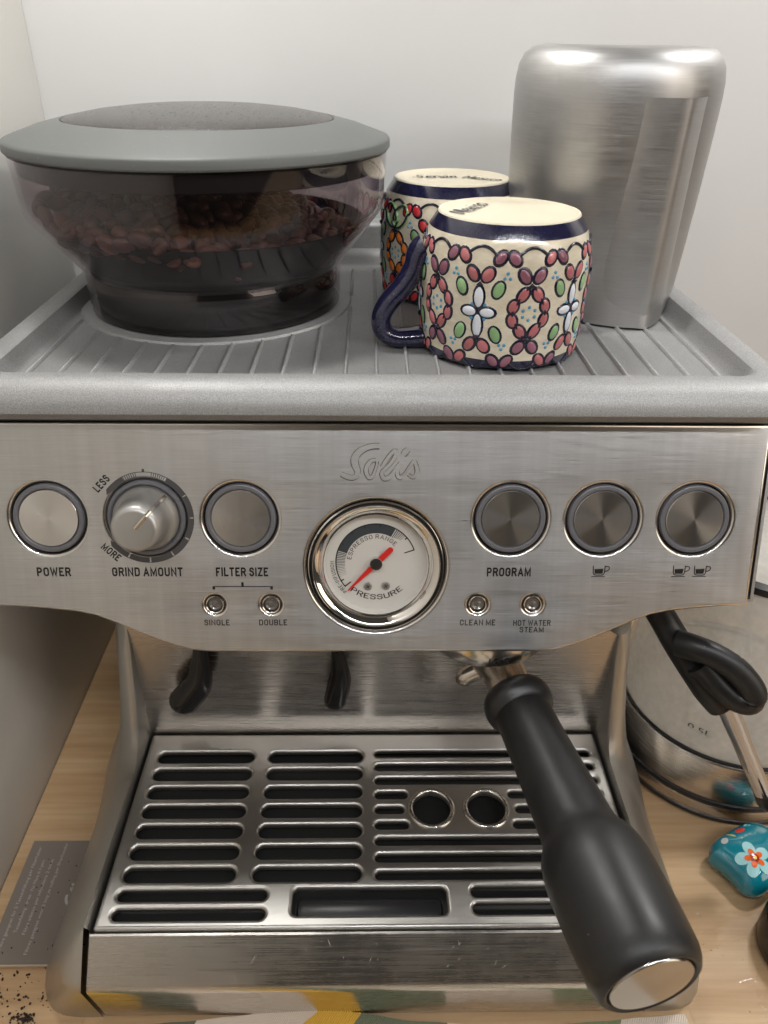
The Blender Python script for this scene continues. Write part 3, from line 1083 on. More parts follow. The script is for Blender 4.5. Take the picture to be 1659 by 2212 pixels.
# --- drip tray and perforated grate
loops = [rrect(-.1236, .1236, -.0735, .0365, .0012, 3)]
for k in range(7):
    y = .0206-.01136*k
    loops += [slot(-.1172, -.0652, y, .0072), slot(-.0573, -.0064, y, .0072)]
loops += [slot(-.1172, -.0493, -.0576, .0052), slot(-.1172, -.0493, -.0665, .0052)]
loops += [slot(.0440, .1180, -.0568, .0052), slot(.0440, .1180, -.0648, .0052)]
for k in range(9):
    y = .0224-.00886*k
    if k in (3, 4, 5):
        e = .0170 if k != 4 else .0150
        loops.append(slot(0, e, y, .0042))
        loops.append(slot(.0690 if k != 4 else .0715, .1180, y, .0042))
    else:
        loops.append(slot(0, .1180, y, .0042))
loops += [circle(.0288, -.0130, .0098, 40), circle(.0567, -.0130, .0098, 40)]
loops += [rrect(-.0375, .0325, -.0673, -.0546, .0024)]
gm = plate(loops, .0040, .0017, 5)
grate = link('drip_grate', gm, mach, mats='grate', loc=(0, 0, .0577), angle=30)
rimp = []
for k in range(9):
    a_ = pi*k/8
    rimp.append((.0107+.0013*cos(pi-a_)*-1, .0578+.0013*sin(a_)))
b = lathe(rimp, 48)
hr = link('spout_collar', from_bm(recalc(b)), grate, mats='bar', loc=(.0288, -.0130, -.0577))
h2 = hr.copy(); COL.objects.link(h2); h2.location.x = .0567
b = bmesh.new()
# black trough under the grate
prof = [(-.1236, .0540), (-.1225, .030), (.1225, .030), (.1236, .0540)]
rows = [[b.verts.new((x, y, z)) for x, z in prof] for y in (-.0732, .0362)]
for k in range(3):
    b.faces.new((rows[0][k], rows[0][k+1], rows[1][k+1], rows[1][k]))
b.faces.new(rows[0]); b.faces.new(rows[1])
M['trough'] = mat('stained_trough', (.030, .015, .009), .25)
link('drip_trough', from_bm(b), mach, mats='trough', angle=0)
b = box(-.036, .031, -.066, -.056, .036, .0535, .003)
link('float', from_bm(b), mach, mats='black')
# front of the drip tray: sloping face, rounded nose, receding lower face
prof = [(-.0742, .0480), (-.0745, .0567), (-.0750, .0576), (-.0760, .0574), (-.0890, .0425), (-.0903, .0402), (-.0905, .0388), (-.0902, .0375), (-.0830, .0035), (-.0820, .0025), (-.078, .0022)]
b = bmesh.new()
rows = []
for x in (-.1247, -.1240, -.06, 0, .06, .1240, .1247):
    ins = .0006 if abs(x) > .1243 else 0
    rows.append([b.verts.new((x, y+ins, z-ins*.5)) for y, z in prof])
for a_, c_ in zip(rows, rows[1:]):
    for k in range(len(prof)-1):
        b.faces.new((a_[k], a_[k+1], c_[k+1], c_[k]))
b.faces.new(rows[0]); b.faces.new(rows[-1][::-1])
link('drip_tray_front', from_bm(recalc(b)), mach, mats='bar', angle=30)
# scratches and flecks of wear on the sloping face and the grate's front
b = bmesh.new()
rs = random.Random(5)
nb_ = Vector((0, -.75, .66))
for k in range(64):
    onb = k < 40
    x = rs.uniform(-.10, .09) if k % 3 else rs.uniform(.0, .09)
    f = rs.random()
    L_ = rs.choice((.0006, .0009, .0014, .0022, .0042))
    a_ = rs.uniform(.5, 2.2)
    w_ = rs.uniform(.00007, .00014)
    if onb:
        o_ = Vector((x, -.0768-.0108*f, .0566-.0127*f)) + Vector((0, -.00012, .00012))
        e1, e2 = Vector((1, 0, 0)), Vector((0, .648, .762))
    else:
        o_ = Vector((rs.uniform(-.02, .10), rs.uniform(-.0725, -.0690), .05779))
        e1, e2 = Vector((1, 0, 0)), Vector((0, 1, 0))
        L_ *= .6
    d_ = e1*cos(a_)+e2*sin(a_)
    n_ = e1*-sin(a_)+e2*cos(a_)
    b.faces.new([b.verts.new(p) for p in (o_-d_*L_*.5, o_+n_*w_, o_+d_*L_*.5, o_-n_*w_)])
M['wear'] = mat('scratched_bright', (.62, .60, .56), .5, .4)
o = link('scratches', from_bm(b), mach, mats='wear', angle=0)
o['kind'] = 'stuff'
b = box(-.1266, .1266, -.0736, .03, .0018, .0500, 0)
link('base', from_bm(b), mach, mats='gap')

# --- steam wand on the right
P_ = catmull([(.128, .032, .168), (.1363, .020, .1570), (.1475, .010, .1412), (.1580, .0, .1295), (.1650, -.004, .1215)], 8)
b = tube(P_, [.0066, .0066, .0068, .0078, .0070], 20)
sw = link('steam_wand', from_bm(recalc(b)), mach, mats='handle', angle=60)
P_ = catmull([(.1675, -.003, .1215), (.1800, -.0075, .0980), (.1955, -.0125, .0690)], 6)
b = tube(P_, [.0052, .0046, .0043], 20)
link('wand_tube', from_bm(recalc(b)), sw, mats='wand_chrome', angle=60)
b = tube([(.1955, -.0125, .0690), (.1985, -.0135, .0630), (.2005, -.0142, .0590)], [.0044, .0048, .0030], 16)
link('wand_tip', from_bm(recalc(b)), sw, mats='black')
# the looped finger tab
lp = catmull([(.1420, .0080, .1500), (.1475, .003, .1513), (.1559, -.002, .1504), (.165, -.007, .146), (.1722, -.011, .1376), (.1722, -.012, .1318), (.1666, -.01, .1312), (.1602, -.007, .1350), (.1548, -.003, .1400), (.1505, .0, .1440)], 6)
b = tube(lp, [.0058, .0058, .0056, .0056, .0056, .0054, .0050, .0050, .0052, .0056], 16, flat=1.15)
link('finger_tab', from_bm(recalc(b)), sw, mats='handle', angle=60)
b = lathe([(0, 0), (.0042, 0), (.0046, .0012), (.0046, .012), (0, .012)], 24)
link('steam_knob_stub', from_bm(recalc(b)), mach, mats='casting', loc=(.1165, .018, .1500))
# word pressed under the left edge of the panel
me = caps_mesh('TAMPER', -.1515, -.1320, -.00135, -.0002)
o = link('lettering', me, mach, mats='greyink', angle=0, mtx=pan(0, -.01835, -.0009) @ Matrix.Rotation(radians(62), 4, 'X') @ Matrix.Translation((0, 0, .0012)))

# ================================================================== portafilter
A = Vector((.0637, -.0081, .1332)); E = Vector((.0887, -.1341, .1308))
ax = (E-A).normalized()
pf = root('portafilter', 'black handled portafilter locked into the machine with its handle pointing forward', 'portafilter', (.055, .0215, .126))
def rel(o):
    o.location = Vector(o.location)-Vector((.055, .0215, .126))
    return o
b = lathe([(0, .1498), (.0165, .1498), (.0168, .1480), (.0150, .1440), (.0125, .1380), (.0105, .1310), (.0080, .1265), (0, .1260)], 48)
rel(link('filter_head', from_bm(recalc(b)), pf, mats='chrome_soft', loc=(.055, .0215, 0)))
for sx in (-.009, .009):
    b = tube(catmull([(.055, .0215, .122), (.055+sx, .0215, .116), (.055+sx*1.1, .0215, .1125)], 6), [.005, .0046, .0038], 14)
    rel(link('spout', from_bm(recalc(b)), pf, mats='chrome_soft'))
rot = ax.to_track_quat('Z', 'Y').to_matrix().to_4x4()
HM = Matrix.Translation(A-Vector((.055, .0215, .126))) @ rot
def axial(name, prof, mats, seg=72, angle=40):
    b_ = lathe(prof, seg)
    return link(name, from_bm(recalc(b_)), pf, mats=mats, angle=angle, mtx=HM)
axial('neck', [(0, -.024), (.0125, -.024), (.0105, -.016), (.0100, -.008), (.0108, -.002), (.0120, .0025), (0, .0025)], 'chrome_soft')
axial('collar', [(0, .0010), (.0136, .0010), (.0152, .0024), (.0158, .0046), (.0158, .0072), (.0152, .0098), (.0136, .0112), (.0129, .0126), (0, .0126)], 'black', angle=60)
L = (E-A).length
hp = [(0, .0078), (.0127, .0078), (.0129, .02), (.0133, .034), (.0140, .050), (.0146, .062), (.0150, .0700), (.0153, .0728), (.0160, .0750), (.0175, .0776), (.0189, .0806), (.0198, .0842), (.0203, .0885), (.0205, .0940), (.0205, .1030), (.0203, .1120), (.0200, L-.0095), (.0198, L-.0060), (.0189, L-.0028), (.0177, L-.0008), (.0166, L-.0001), (.0157, L-.0004), (.0152, L-.0012), (.0151, L-.0018), (0, L-.0018)]
axial('handle', hp, 'handle', 96, 50)
axial('end_cap', [(.0150, L-.0020), (.0149, L-.0006), (.0145, L-.0001), (.0080, L+.0004), (0, L+.0005)], 'end', 64, 40)

# ================================================================== bean hopper
hop = root('bean_hopper', 'round smoky translucent bean hopper with a grey lid on the left of the tray', 'bean hopper', (HC[0], HC[1], .2694))
Z0 = .2694
pr = [(.0648, .0005), (.0652, .0030), (.0654, .0170), (.0652, .0185), (.0648, .0196), (.0658, .0209), (.0700, .0261), (.0760, .0337), (.0820, .0412), (.0862, .0465), (.0871, .0480), (.0876, .0500), (.0879, .0540), (.0892, .0735)]
inner = [(r-.0024, z+.0006) for r, z in pr[::-1][:-3]]
b = lathe(pr+inner, 112)
link('bowl', from_bm(recalc(b)), hop, mats='smoke', angle=40)
b = lathe([(.0645, .0004), (.0640, .0004), (.050, .0010), (.030, .0014), (0, .0014)], 72)
link('bowl_base', from_bm(recalc(b)), hop, mats='gloss_black')
b = lathe([(.0612, .0016), (.0616, .0040), (.0616, .0165), (.0606, .0192), (.0590, .0200)], 96)
link('inner_neck', from_bm(recalc(b)), hop, mats='gloss_black')
# throat with the closing gate under the beans
b = lathe([(.0632, .0205), (.0550, .0190), (.0400, .0150), (.0250, .0130), (.0120, .0105), (0, .0100)], 72)
link('bowl_floor', from_bm(recalc(b)), hop, mats='gloss_black')
b = lathe([(.0605, .0212), (.0655, .0262), (.0715, .0340), (.0778, .0416), (.0770, .0418), (.0705, .0342), (.0640, .0262), (.0598, .0216)], 96, close=True)
link('funnel', from_bm(recalc(b)), hop, mats='gloss_black')
# rubber seal just under the lid
b = lathe([(.0862, .0742), (.0862, .0662), (.0850, .0655), (.0830, .0660), (.0830, .0742)], 96, close=True)
link('seal', from_bm(recalc(b)), hop, mats='gap')
b = lathe([(.0880, .0745), (.0900, .0746), (.0906, .0754), (.0905, .0784), (.0899, .0792), (.0880, .0799), (.0760, .0840), (.0660, .0864), (.0642, .0868), (.0636, .0865), (.0634, .0857), (.062, .0855), (.062, .0835), (.0880, .0740)], 128)
lid = link('lid', from_bm(recalc(b)), hop, mats='lid', angle=38)
b = lathe([(.0632, .0856), (.0630, .0866), (.0615, .0873), (.050, .0894), (.035, .0911), (.018, .0921), (0, .0924)], 112)
link('lid_window', from_bm(recalc(b)), lid, mats='dome', angle=40)

# ================================================================== coffee beans
def bean_mesh():
    bm_ = bmesh.new()
    bmesh.ops.create_uvsphere(bm_, u_segments=14, v_segments=9, radius=1)
    for v in bm_.verts:
        x, y, z = v.co
        zz = z*.0036
        if z > .05:
            g = math.exp(-(y/.16)**2)
            zz = z*.0024-.0015*g*(1 if abs(x) < .95 else 0)*z
        v.co = (x*.0053*(1-.06*y*y), y*.0037, zz)
    return from_bm(bm_)
bmesh_ = bean_mesh()
finish(bmesh_, 60)
bmesh_.materials.append(M['bean'])
def wall_r(z):
    z -= Z0
    for (r0, z0), (r1, z1) in zip(pr, pr[1:]):
        if z0 <= z <= z1 and z1 > z0:
            return r0+(r1-r0)*(z-z0)/(z1-z0)-.0024
    return .084
def heap(lx, ly):
    z = .3275-max(0, lx+.012)*.36-max(0, -ly-.005)*.20-max(0, -lx-.045)*.16
    return max(z, .304)
bg_ = 'coffee beans heaped in the hopper'
bl = 'dark roasted coffee bean in the heap inside the smoky hopper'
cnt = 0
def bean(x, y, z, rot_):
    global cnt
    o = bpy.data.objects.new('coffee_bean', bmesh_)
    COL.objects.link(o)
    o.location = (HC[0]+x, HC[1]+y, z)
    o.rotation_euler = rot_
    s_ = random.uniform(.88, 1.12)
    o.scale = (s_, s_*random.uniform(.92, 1.08), s_)
    o['label'] = bl; o['category'] = 'coffee bean'; o['group'] = bg_
    cnt += 1
# against the front of the bowl, layer by layer
for row, z in enumerate((.3085, .3140, .3195, .3250)):
    n_ = 23
    for k in range(n_):
        a_ = radians(202+136*(k+.5*(row % 2))/n_)
        r_ = wall_r(z)-.0042-random.random()*.0012
        x, y = r_*cos(a_), r_*sin(a_)
        if heap(x, y) < z-.004:
            continue
        bean(x, y, z+random.uniform(-.0015, .0015), (radians(90+random.uniform(-40, 40)), random.uniform(-.6, .6), a_+pi/2+random.uniform(-.5, .5)))
# the surface of the heap
g = .0090
j = 0
yy = -.080
while yy < .062 and cnt < 292:
    xx = -.082+(g/2 if j % 2 else 0)
    while xx < .082 and cnt < 292:
        x, y = xx+random.uniform(-.0022, .0022), yy+random.uniform(-.0022, .0022)
        z = heap(x, y)
        if hypot(x, y) < min(.0815, wall_r(z)-.005):
            bean(x, y, z+random.uniform(-.001, .002), (random.uniform(-.7, .7)+(pi if random.random() < .5 else 0), random.uniform(-.6, .6), random.uniform(0, 6.28)))
        xx += g
    yy += g*.85
    j += 1
# the packed beans below the surface, one mass
b = bmesh.new()
me_b = bean_mesh()
for _ in range(420):
    a_ = random.uniform(0, 6.283)
    r_ = .078*sqrt(random.random())
    x, y = r_*cos(a_), r_*sin(a_)
    z = heap(x, y)-.0035-random.random()*.004
    if hypot(x, y) > wall_r(z)-.006:
        continue
    mm = Matrix.Translation((x, y, z-Z0)) @ Euler((random.uniform(0, 6), random.uniform(0, 6), random.uniform(0, 6))).to_matrix().to_4x4()
    n0 = len(b.verts)
    b.from_mesh(me_b)
    b.verts.ensure_lookup_table()
    for v in b.verts[n0:]:
        v.co = mm @ v.co
rows = []
NA = 64
for fr in (0, .25, .5, .75, .93):
    row = []
    for k in range(NA):
        c_, s_ = cos(2*pi*k/NA), sin(2*pi*k/NA)
        r_ = .078*fr
        z_ = heap(r_*c_, r_*s_)-.0065
        r_ = min(r_, wall_r(z_)-.004-.004*(1-fr))
        row.append(b.verts.new((r_*c_, r_*s_, max(z_-Z0, .022))))
    rows.append(row)
rows.append([b.verts.new((.056*cos(2*pi*k/NA), .056*sin(2*pi*k/NA), .0215)) for k in range(NA)])
for a_, c_ in zip(rows, rows[1:]):
    for k in range(NA):
        b.faces.new((a_[k], c_[k], c_[(k+1) % NA], a_[(k+1) % NA]))
bmesh.ops.remove_doubles(b, verts=b.verts, dist=1e-6)
o = link('packed_beans', from_bm(b), None, mats='bean', angle=60, loc=(HC[0], HC[1], Z0))
tag(o, 'mass of dark coffee beans under the top layer in the hopper', None, None, 'stuff')

# ================================================================== painted mugs
def dome_mesh():
    bm_ = bmesh.new()
    seg, rg = 14, 4
    rows_ = []
    for i_ in range(rg+1):
        a = pi/2*i_/rg
        if i_ == rg:
            rows_.append([bm_.verts.new((0, 0, 1))])
        else:
            rows_.append([bm_.verts.new((cos(2*pi*k_/seg)*cos(a), sin(2*pi*k_/seg)*cos(a), sin(a))) for k_ in range(seg)])
    for a_, b_ in zip(rows_, rows_[1:]):
        for k_ in range(seg):
            if len(b_) == 1:
                bm_.faces.new((a_[k_], a_[(k_+1) % seg], b_[0]))
            else:
                bm_.faces.new((a_[k_], a_[(k_+1) % seg], b_[(k_+1) % seg], b_[k_]))
    return from_bm(bm_)
DOME = {}
def dome(matname):
    if matname not in DOME:
        me_ = dome_mesh(); me_.name = 'petal'
        finish(me_, 80); me_.materials.append(M[matname]); DOME[matname] = me_
    return DOME[matname]
# upturned mug: foot ring on top, lip on the tray (heights above the tray floor)
MUG = [(.0340, .0), (.0351, .0006), (.0353, .0020), (.0355, .0040), (.0362, .0120), (.0366, .022), (.0367, .034), (.0366, .0405), (.0362, .0450), (.0353, .0490), (.0338, .0528), (.0304, .0580), (.0300, .0586), (.0292, .0588), (.0270, .0580), (.020, .0577), (0, .0576)]
MI = [1, 1, 1, 0, 0, 0, 0, 0, 0, 0, 1, 2, 2, 2, 2, 2]
def mug_r(z):
    for (r0, z0), (r1, z1) in zip(MUG, MUG[1:]):
        if z0 <= z <= z1 and z1 > z0:
            f = (z-z0)/(z1-z0)
            return r0+(r1-r0)*f, (r1-r0)/(z1-z0)
    return .036, 0
def surf(th, z, lift=0.):
    """frame on the mug wall: x along the wall sideways, y up the wall, z outward; th in degrees from the front"""
    r, sl = mug_r(z)
    a = radians(th)
    out = Vector((sin(a), -cos(a), 0))
    upv = (Vector((0, 0, 1))+out*sl).normalized()
    side = Vector((cos(a), sin(a), 0))
    nrm = side.cross(upv).normalized()
    pos = out*r+Vector((0, 0, z))+nrm*lift
    mm = Matrix((side, upv, nrm)).transposed().to_4x4()
    mm.translation = pos
    return mm
def stroke_word(bm_, strokes_, x0, y0, s, z, wd, ang=0):
    ca, sa = cos(ang), sin(ang)
    for st in strokes_:
        P_ = catmull([(p[0], p[1], 0) for p in st], 4) if len(st) > 2 else [Vector((*p, 0)) for p in st]
        prev = None
        for i_, p in enumerate(P_):
            d_ = (P_[min(i_+1, len(P_)-1)]-P_[max(i_-1, 0)])
            d_ = d_.normalized() if d_.length > 1e-9 else Vector((1, 0, 0))
            wv = wd*(.6+.5*abs(d_.y))
            n_ = Vector((-d_.y, d_.x, 0))*wv
            q = []
            for e in (p*s+n_, p*s-n_):
                q.append(bm_.verts.new((x0+e.x*ca-e.y*sa, y0+e.x*sa+e.y*ca, z)))
            if prev:
                bm_.faces.new((prev[0], prev[1], q[1], q[0]))
            prev = q
LET = {
 'M': ([[(0, 0), (.25, 1), (.5, .25), (.85, 1.05), (.8, 0)]], 1.0),
 'e': ([[(0, .3), (.35, .38), (.35, .62), (.15, .65), (.02, .3), (.2, .02), (.5, .15)]], .55),
 'x': ([[(0, .65), (.45, 0)], [(.45, .65), (0, 0)]], .55),
 'i': ([[(.1, .65), (.05, .1), (.25, .05)], [(.14, .9), (.17, .95)]], .32),
 'c': ([[(.42, .58), (.2, .66), (.03, .3), (.2, .02), (.45, .12)]], .5),
 'o': ([[(.25, .66), (.03, .35), (.2, .02), (.45, .3), (.3, .64), (.2, .62)]], .58),
 'S': ([[(.75, .95), (.35, 1.0), (.2, .75), (.5, .5), (.45, .12), (.0, .05), (-.25, .12)]], .85),
 'r': ([[(.05, .62), (.05, .02)], [(.06, .4), (.25, .66), (.42, .6)]], .45),
 'v': ([[(.0, .62), (.18, .03), (.42, .65)]], .5),
 'n': ([[(.04, .62), (.04, .02)], [(.05, .4), (.25, .65), (.38, .5), (.4, .02)]], .55),
 ' ': ([], .5)}
def handwriting(text):
    out = []
    x = 0
    for ch in text:
        st, adv = LET[ch]
        for s_ in st:
            out.append([(p[0]+x, p[1]) for p in s_])
        x += adv
    return out, x
def make_mug(loc, label, spin, cols, pal, handle_ang, words, fancy):
    rt_ = root('coffee_mug', label, 'mug', loc, 'hand painted mugs upside down on the tray')
    b_ = lathe(MUG, 96, mi=MI)
    link('body', from_bm(recalc(b_)), rt_, mats=['cream', 'navy', 'bisque'], angle=30)
    # handle: a strap in the upright plane at handle_ang
    hp_ = [(.0300, .0440), (.0372, .0425), (.0400, .0345), (.0445, .0270), (.0515, .0190), (.0545, .0122), (.0530, .0060), (.0465, .0032), (.0375, .0036), (.0320, .0040)]
    ha = radians(handle_ang)
    dr = Vector((sin(ha), -cos(ha), 0))
    P_ = catmull([dr*r+Vector((0, 0, z)) for r, z in hp_], 6)
    sidev = Vector((cos(ha), sin(ha), 0))
    b_ = tube(P_, [.0088, .0076, .0068, .0064, .0062, .0060, .0060, .0062, .0066, .0070], 18, flat=.74, upv=dr.cross(Vector((0, 0, 1))).cross(Vector((0, 0, 1)))+Vector((0, 0, .3)))
    link('mug_handle', from_bm(recalc(b_)), rt_, mats='navy', angle=70)
    line = bmesh.new()
    dots = bmesh.new()
    dm = dome_mesh()
    def add_dome(bm_, mm, sx, sy, sz):
        n0 = len(bm_.verts)
        bm_.from_mesh(dm)
        bm_.verts.ensure_lookup_table()
        sc_ = Matrix.Diagonal((sx, sy, sz, 1))
        for v in bm_.verts[n0:]:
            v.co = mm @ (sc_ @ v.co)
    def petal(th, z, w, l, tilt, m_, name='petal', rim=.0008, h=.00105):
        mm = surf(spin+th, z, -.0002) @ Matrix.Rotation(radians(tilt), 4, 'Z')
        o_ = bpy.data.objects.new(name, dome(m_))
        COL.objects.link(o_)
        o_.parent = rt_
        j_ = random.uniform(.93, 1.07)
        o_.matrix_basis = mm @ Matrix.Diagonal((w/2*j_, l/2*random.uniform(.94, 1.06), h, 1))
        add_dome(line, mm, w/2+rim, l/2+rim, h*.62)
    def trail(pts, wd=.00065, h=.0007):
        P2 = []
        for th, z in pts:
            P2.append(surf(spin+th, z, .0001).translation)
        P2 = catmull(P2, 4)
        n_ = len(P2)
        cen = Vector((0, 0, P2[0].z))
        tube(P2, wd, 8, bm=line)
    def dot(th, z, r=.00075):
        add_dome(dots, surf(spin+th, z, -.0001), r, r, r*.8)
    zm = .0247
    STEP = 33
    W, Lp = .0043, .0066
    for k in cols:
        th = k*STEP
        x_col = (k % 2 == 0)
        if abs(((th+spin-handle_ang+180) % 360)-180) < 17:
            nohandle = False
        else:
            nohandle = True
        for sgn in (1, -1):                              # upper half and its mirror image below
            Z = lambda d: zm+(d if sgn > 0 else -d*.95)
            mV = pal['V'] if x_col else pal['V2']
            if fancy and x_col and sgn > 0:
                for s_ in (-1, 1):
                    ring_ = [(th+s_*(2+7*sin(a)*1.0+6*(1-cos(a))*.5), Z(.0125+.0055*(1-cos(a)))) for a in [i_*pi/6 for i_ in range(13)]]
                    P2 = catmull([surf(spin+t_, z_, .0003).translation for t_, z_ in ring_], 3)
                    bq = tube(P2, .00095, 8)
                    link('leaf_loop', from_bm(recalc(bq)), rt_, mats='green', angle=70)
                    tube([p_*1.0 for p_ in P2], .0014, 8, bm=line, flat=.5)
            else:
                for s_ in (-1, 1):
                    petal(th+s_*4.9, Z(.0152), W*1.05, Lp, -s_*sgn*33, mV)
            for s_ in (-1, 1):                           # the zigzag row above
                petal(th+s_*12.0, Z(.0219), W, Lp*.95, -s_*sgn*(38), pal['top'] if (s_ > 0) == (k % 4 < 2) else pal['V'])
            # scallop over the V
            trail([(th+s2*9.5, Z(.0228+.0030*(1-(s2/1.0)**2))) for s2 in (-1, -.7, -.35, 0, .35, .7, 1)])
            trail([(th-1.2, Z(.0118)), (th, Z(.0112)), (th+1.2, Z(.0118))], .0011)
            if x_col:
                for s_ in (-1, 1):
                    petal(th+s_*4.9, Z(.0078), W, Lp, s_*sgn*32, pal['X'])
                    petal(th+s_*10.6, Z(.0030), W*.95, Lp*.92, s_*sgn*14, pal['X'])
                    trail([(th+s_*2.0, Z(.0108)), (th+s_*7.6, Z(.0056)), (th+s_*11.4, Z(0))], .0006)
                for q in range(3):
                    a = radians(30+60*q)
                    dot(th+4.6*cos(a)*1.0, Z(.0027*sin(a)))
            else:
                petal(th, Z(.0061), .0042, .0096, 0, pal['F'], h=.0012)
                for s_ in (-1, 1):
                    petal(th+s_*12.2, Z(.0096), .0044, .0072, -s_*sgn*(20), 'green', 'leaf')
                    dot(th+s_*4.3, Z(.0030))
                    for q in range(3):
                        dot(th+s_*(17.2+1.7*(q-1)), Z(.0150+(.0012 if q == 1 else -.0008)))
                if sgn > 0:
                    for s_ in (-1, 1):
                        petal(th+s_*6.0, zm, .0068, .0042, 0, pal['F'], h=.0012)
    o_ = link('outline', from_bm(recalc(line)), rt_, mats='outline', angle=60)
    o_['kind'] = 'stuff'
    o_ = link('dots', from_bm(recalc(dots)), rt_, mats='blue', angle=60)
    o_['kind'] = 'stuff'
    b_ = bmesh.new()
    for text, x, y, s, ang in words:
        st, wd_ = handwriting(text)
        stroke_word(b_, st, x, y, s, .0582, .00058, radians(ang))
    link('handwriting', from_bm(b_), rt_, mats='outline', angle=0)
    return rt_
mugF = make_mug((.0565, .0830, .2691), 'front mug upside down with pink petals, white flowers and a navy handle', 9, range(-4, 5),
                {'V': 'plum', 'V2': 'pink', 'top': 'pink', 'X': 'pink', 'F': 'white'}, -86,
                [('Mexico', -.0200, -.0085, .0080, 60), ], False)
mugB = make_mug((.0400, .1720, .2691), 'rear mug upside down with scarlet and orange petals behind the front mug', -54, range(-3, 6),
                {'V': 'scarlet', 'V2': 'scarlet', 'top': 'scarlet', 'X': 'orange', 'F': 'white'}, 150,
                [('Servin', -.0190, .0000, .0070, 4), ('Mexico', .0055, .0010, .0062, -28)], True)

# ================================================================== milk jug (upturned)
jug = root('milk_jug', 'tall brushed steel milk jug standing upside down right of the mugs', 'milk jug', (.1150, .1550, .2691))
jp = [(.0446, 0), (.0447, .0015), (.0458, .028), (.0472, .060), (.0481, .085), (.0484, .098), (.0482, .1045), (.0472, .1105), (.0450, .1150), (.0415, .1176), (.0360, .1186), (.020, .1186), (0, .1185)]
b = bmesh.new()
seg = 120
PH = radians(19)
rows = []
jprof = []
for (r0, z0), (r1, z1) in zip(jp, jp[1:]):
    n_ = 8 if z1-z0 > .012 else 1
    for k in range(n_):
        jprof.append((r0+(r1-r0)*k/n_, z0+(z1-z0)*k/n_))
jprof.append(jp[-1])
def spout(ph, z):
    d = ((ph-PH+pi) % (2*pi))-pi
    A_ = .0095*max(0, 1-z/.070)**1.7
    w_ = radians(36)-radians(16)*min(1, z/.066)
    f = max(0, 1-abs(d)/w_)
    val = A_*f**1.5
    # flattened cheeks either side of the spout
    g_ = math.exp(-((abs(d)-w_*1.1)/radians(16))**2)
    cr = .0007*math.exp(-((d+radians(1)*0)/radians(3.2))**2)*smooth(z, .035, .06)*(1-smooth(z, .085, .107))
    return val-.0022*g_*(1-smooth(z, -.02, .10))-cr
for r, z in jprof:
    if r == 0:
        rows.append([b.verts.new((0, 0, z))]); continue
    ring = []
    for k in range(seg):
        ph = 2*pi*k/seg
        rr_ = r+spout(ph, z)*(1 if r > .03 else 0)
        d = ((ph-PH+pi) % (2*pi))-pi
        dz = .0035*max(0, 1-abs(d)/radians(30))*max(0, 1-z/.01) if z < .01 else 0
        ring.append(b.verts.new((rr_*sin(ph), -rr_*cos(ph), z+0*dz)))
    rows.append(ring)
for a_, c_ in zip(rows, rows[1:]):
    for k in range(seg):
        k2 = (k+1) % seg
        if len(c_) == 1:
            b.faces.new((a_[k], a_[k2], c_[0]))
        else:
            b.faces.new((a_[k], a_[k2], c_[k2], c_[k]))
# inner wall so that the rim has thickness
ir = []
for z in (0, .05, .1):
    ir.append([b.verts.new(((rows[0][k].co.x)*.978*(1+z*.5), (rows[0][k].co.y)*.978*(1+z*.5), z)) for k in range(seg)])
for k in range(seg):
    k2 = (k+1) % seg
    b.faces.new((rows[0][k2], rows[0][k], ir[0][k], ir[0][k2]))
    for a_, c_ in zip(ir, ir[1:]):
        b.faces.new((a_[k2], a_[k], c_[k], c_[k2]))
link('jug_body', from_bm(recalc(b)), jug, mats='jug', angle=50)
P_ = catmull([(-.0155, .0445, .022), (-.021, .060, .020), (-.023, .066, .050), (-.021, .060, .088), (-.0155, .0455, .090)], 8)
link('jug_handle', from_bm(recalc(tube(P_, .0055, 14, flat=.5, upv=(0, 0, 1)))), jug, mats='jug', angle=60)

# ================================================================== kettle
ket = root('kettle', 'misted glass kettle with a steel base behind the steam wand', 'kettle', (.2205, .0830, 0))
b = lathe([(0, .0012), (.0655, .0012), (.0672, .0022), (.0675, .0050), (.0665, .0058), (0, .0058)], 96)
link('foot_ring', from_bm(recalc(b)), ket, mats='black')
b = lathe([(.0668, .0052), (.0672, .0060), (.0668, .0130), (.0660, .0138), (0, .0138)], 96)
link('power_base', from_bm(recalc(b)), ket, mats='kettle_steel')
b = lathe([(.0640, .0130), (.0672, .0136), (.0676, .0150), (.0674, .0172), (.0655, .0182), (.05, .0182)], 96)
link('black_band', from_bm(recalc(b)), ket, mats='black')
b = lathe([(.0660, .0178), (.0668, .0186), (.0668, .0215), (.0655, .0440), (.0648, .0452), (.0632, .0455), (.0628, .0445), (.05, .0440), (0, .0440)], 96)
link('steel_band', from_bm(recalc(b)), ket, mats='kettle_steel')
b = lathe([(.0634, .0456), (.0640, .0460), (.0640, .0470), (.0630, .0474)], 96)
link('seal_ring', from_bm(recalc(b)), ket, mats='black')
b = lathe([(.0610, .0455), (.0632, .0470), (.0634, .052), (.0618, .075), (.0585, .105), (.0530, .140), (.0500, .155), (.0490, .155), (.0520, .140), (.0575, .105), (.0605, .075), (.0618, .052)], 96)
link('glass_jar', from_bm(recalc(b)), ket, mats='kettle_glass', angle=60)
b = lathe([(0, .166), (.010, .166), (.030, .163), (.047, .157), (.0475, .155), (.030, .160), (0, .163)], 72)
kl = link('kettle_lid', from_bm(recalc(b)), ket, mats='kettle_glass')
b = lathe([(.0475, .1585), (.0512, .157), (.0512, .153), (.0472, .152)], 72, close=True)
link('lid_rim', from_bm(recalc(b)), kl, mats='black')
P_ = catmull([(.050, .0, .150), (.085, .0, .150), (.098, .0, .120), (.092, .0, .060), (.066, .0, .030)], 8)
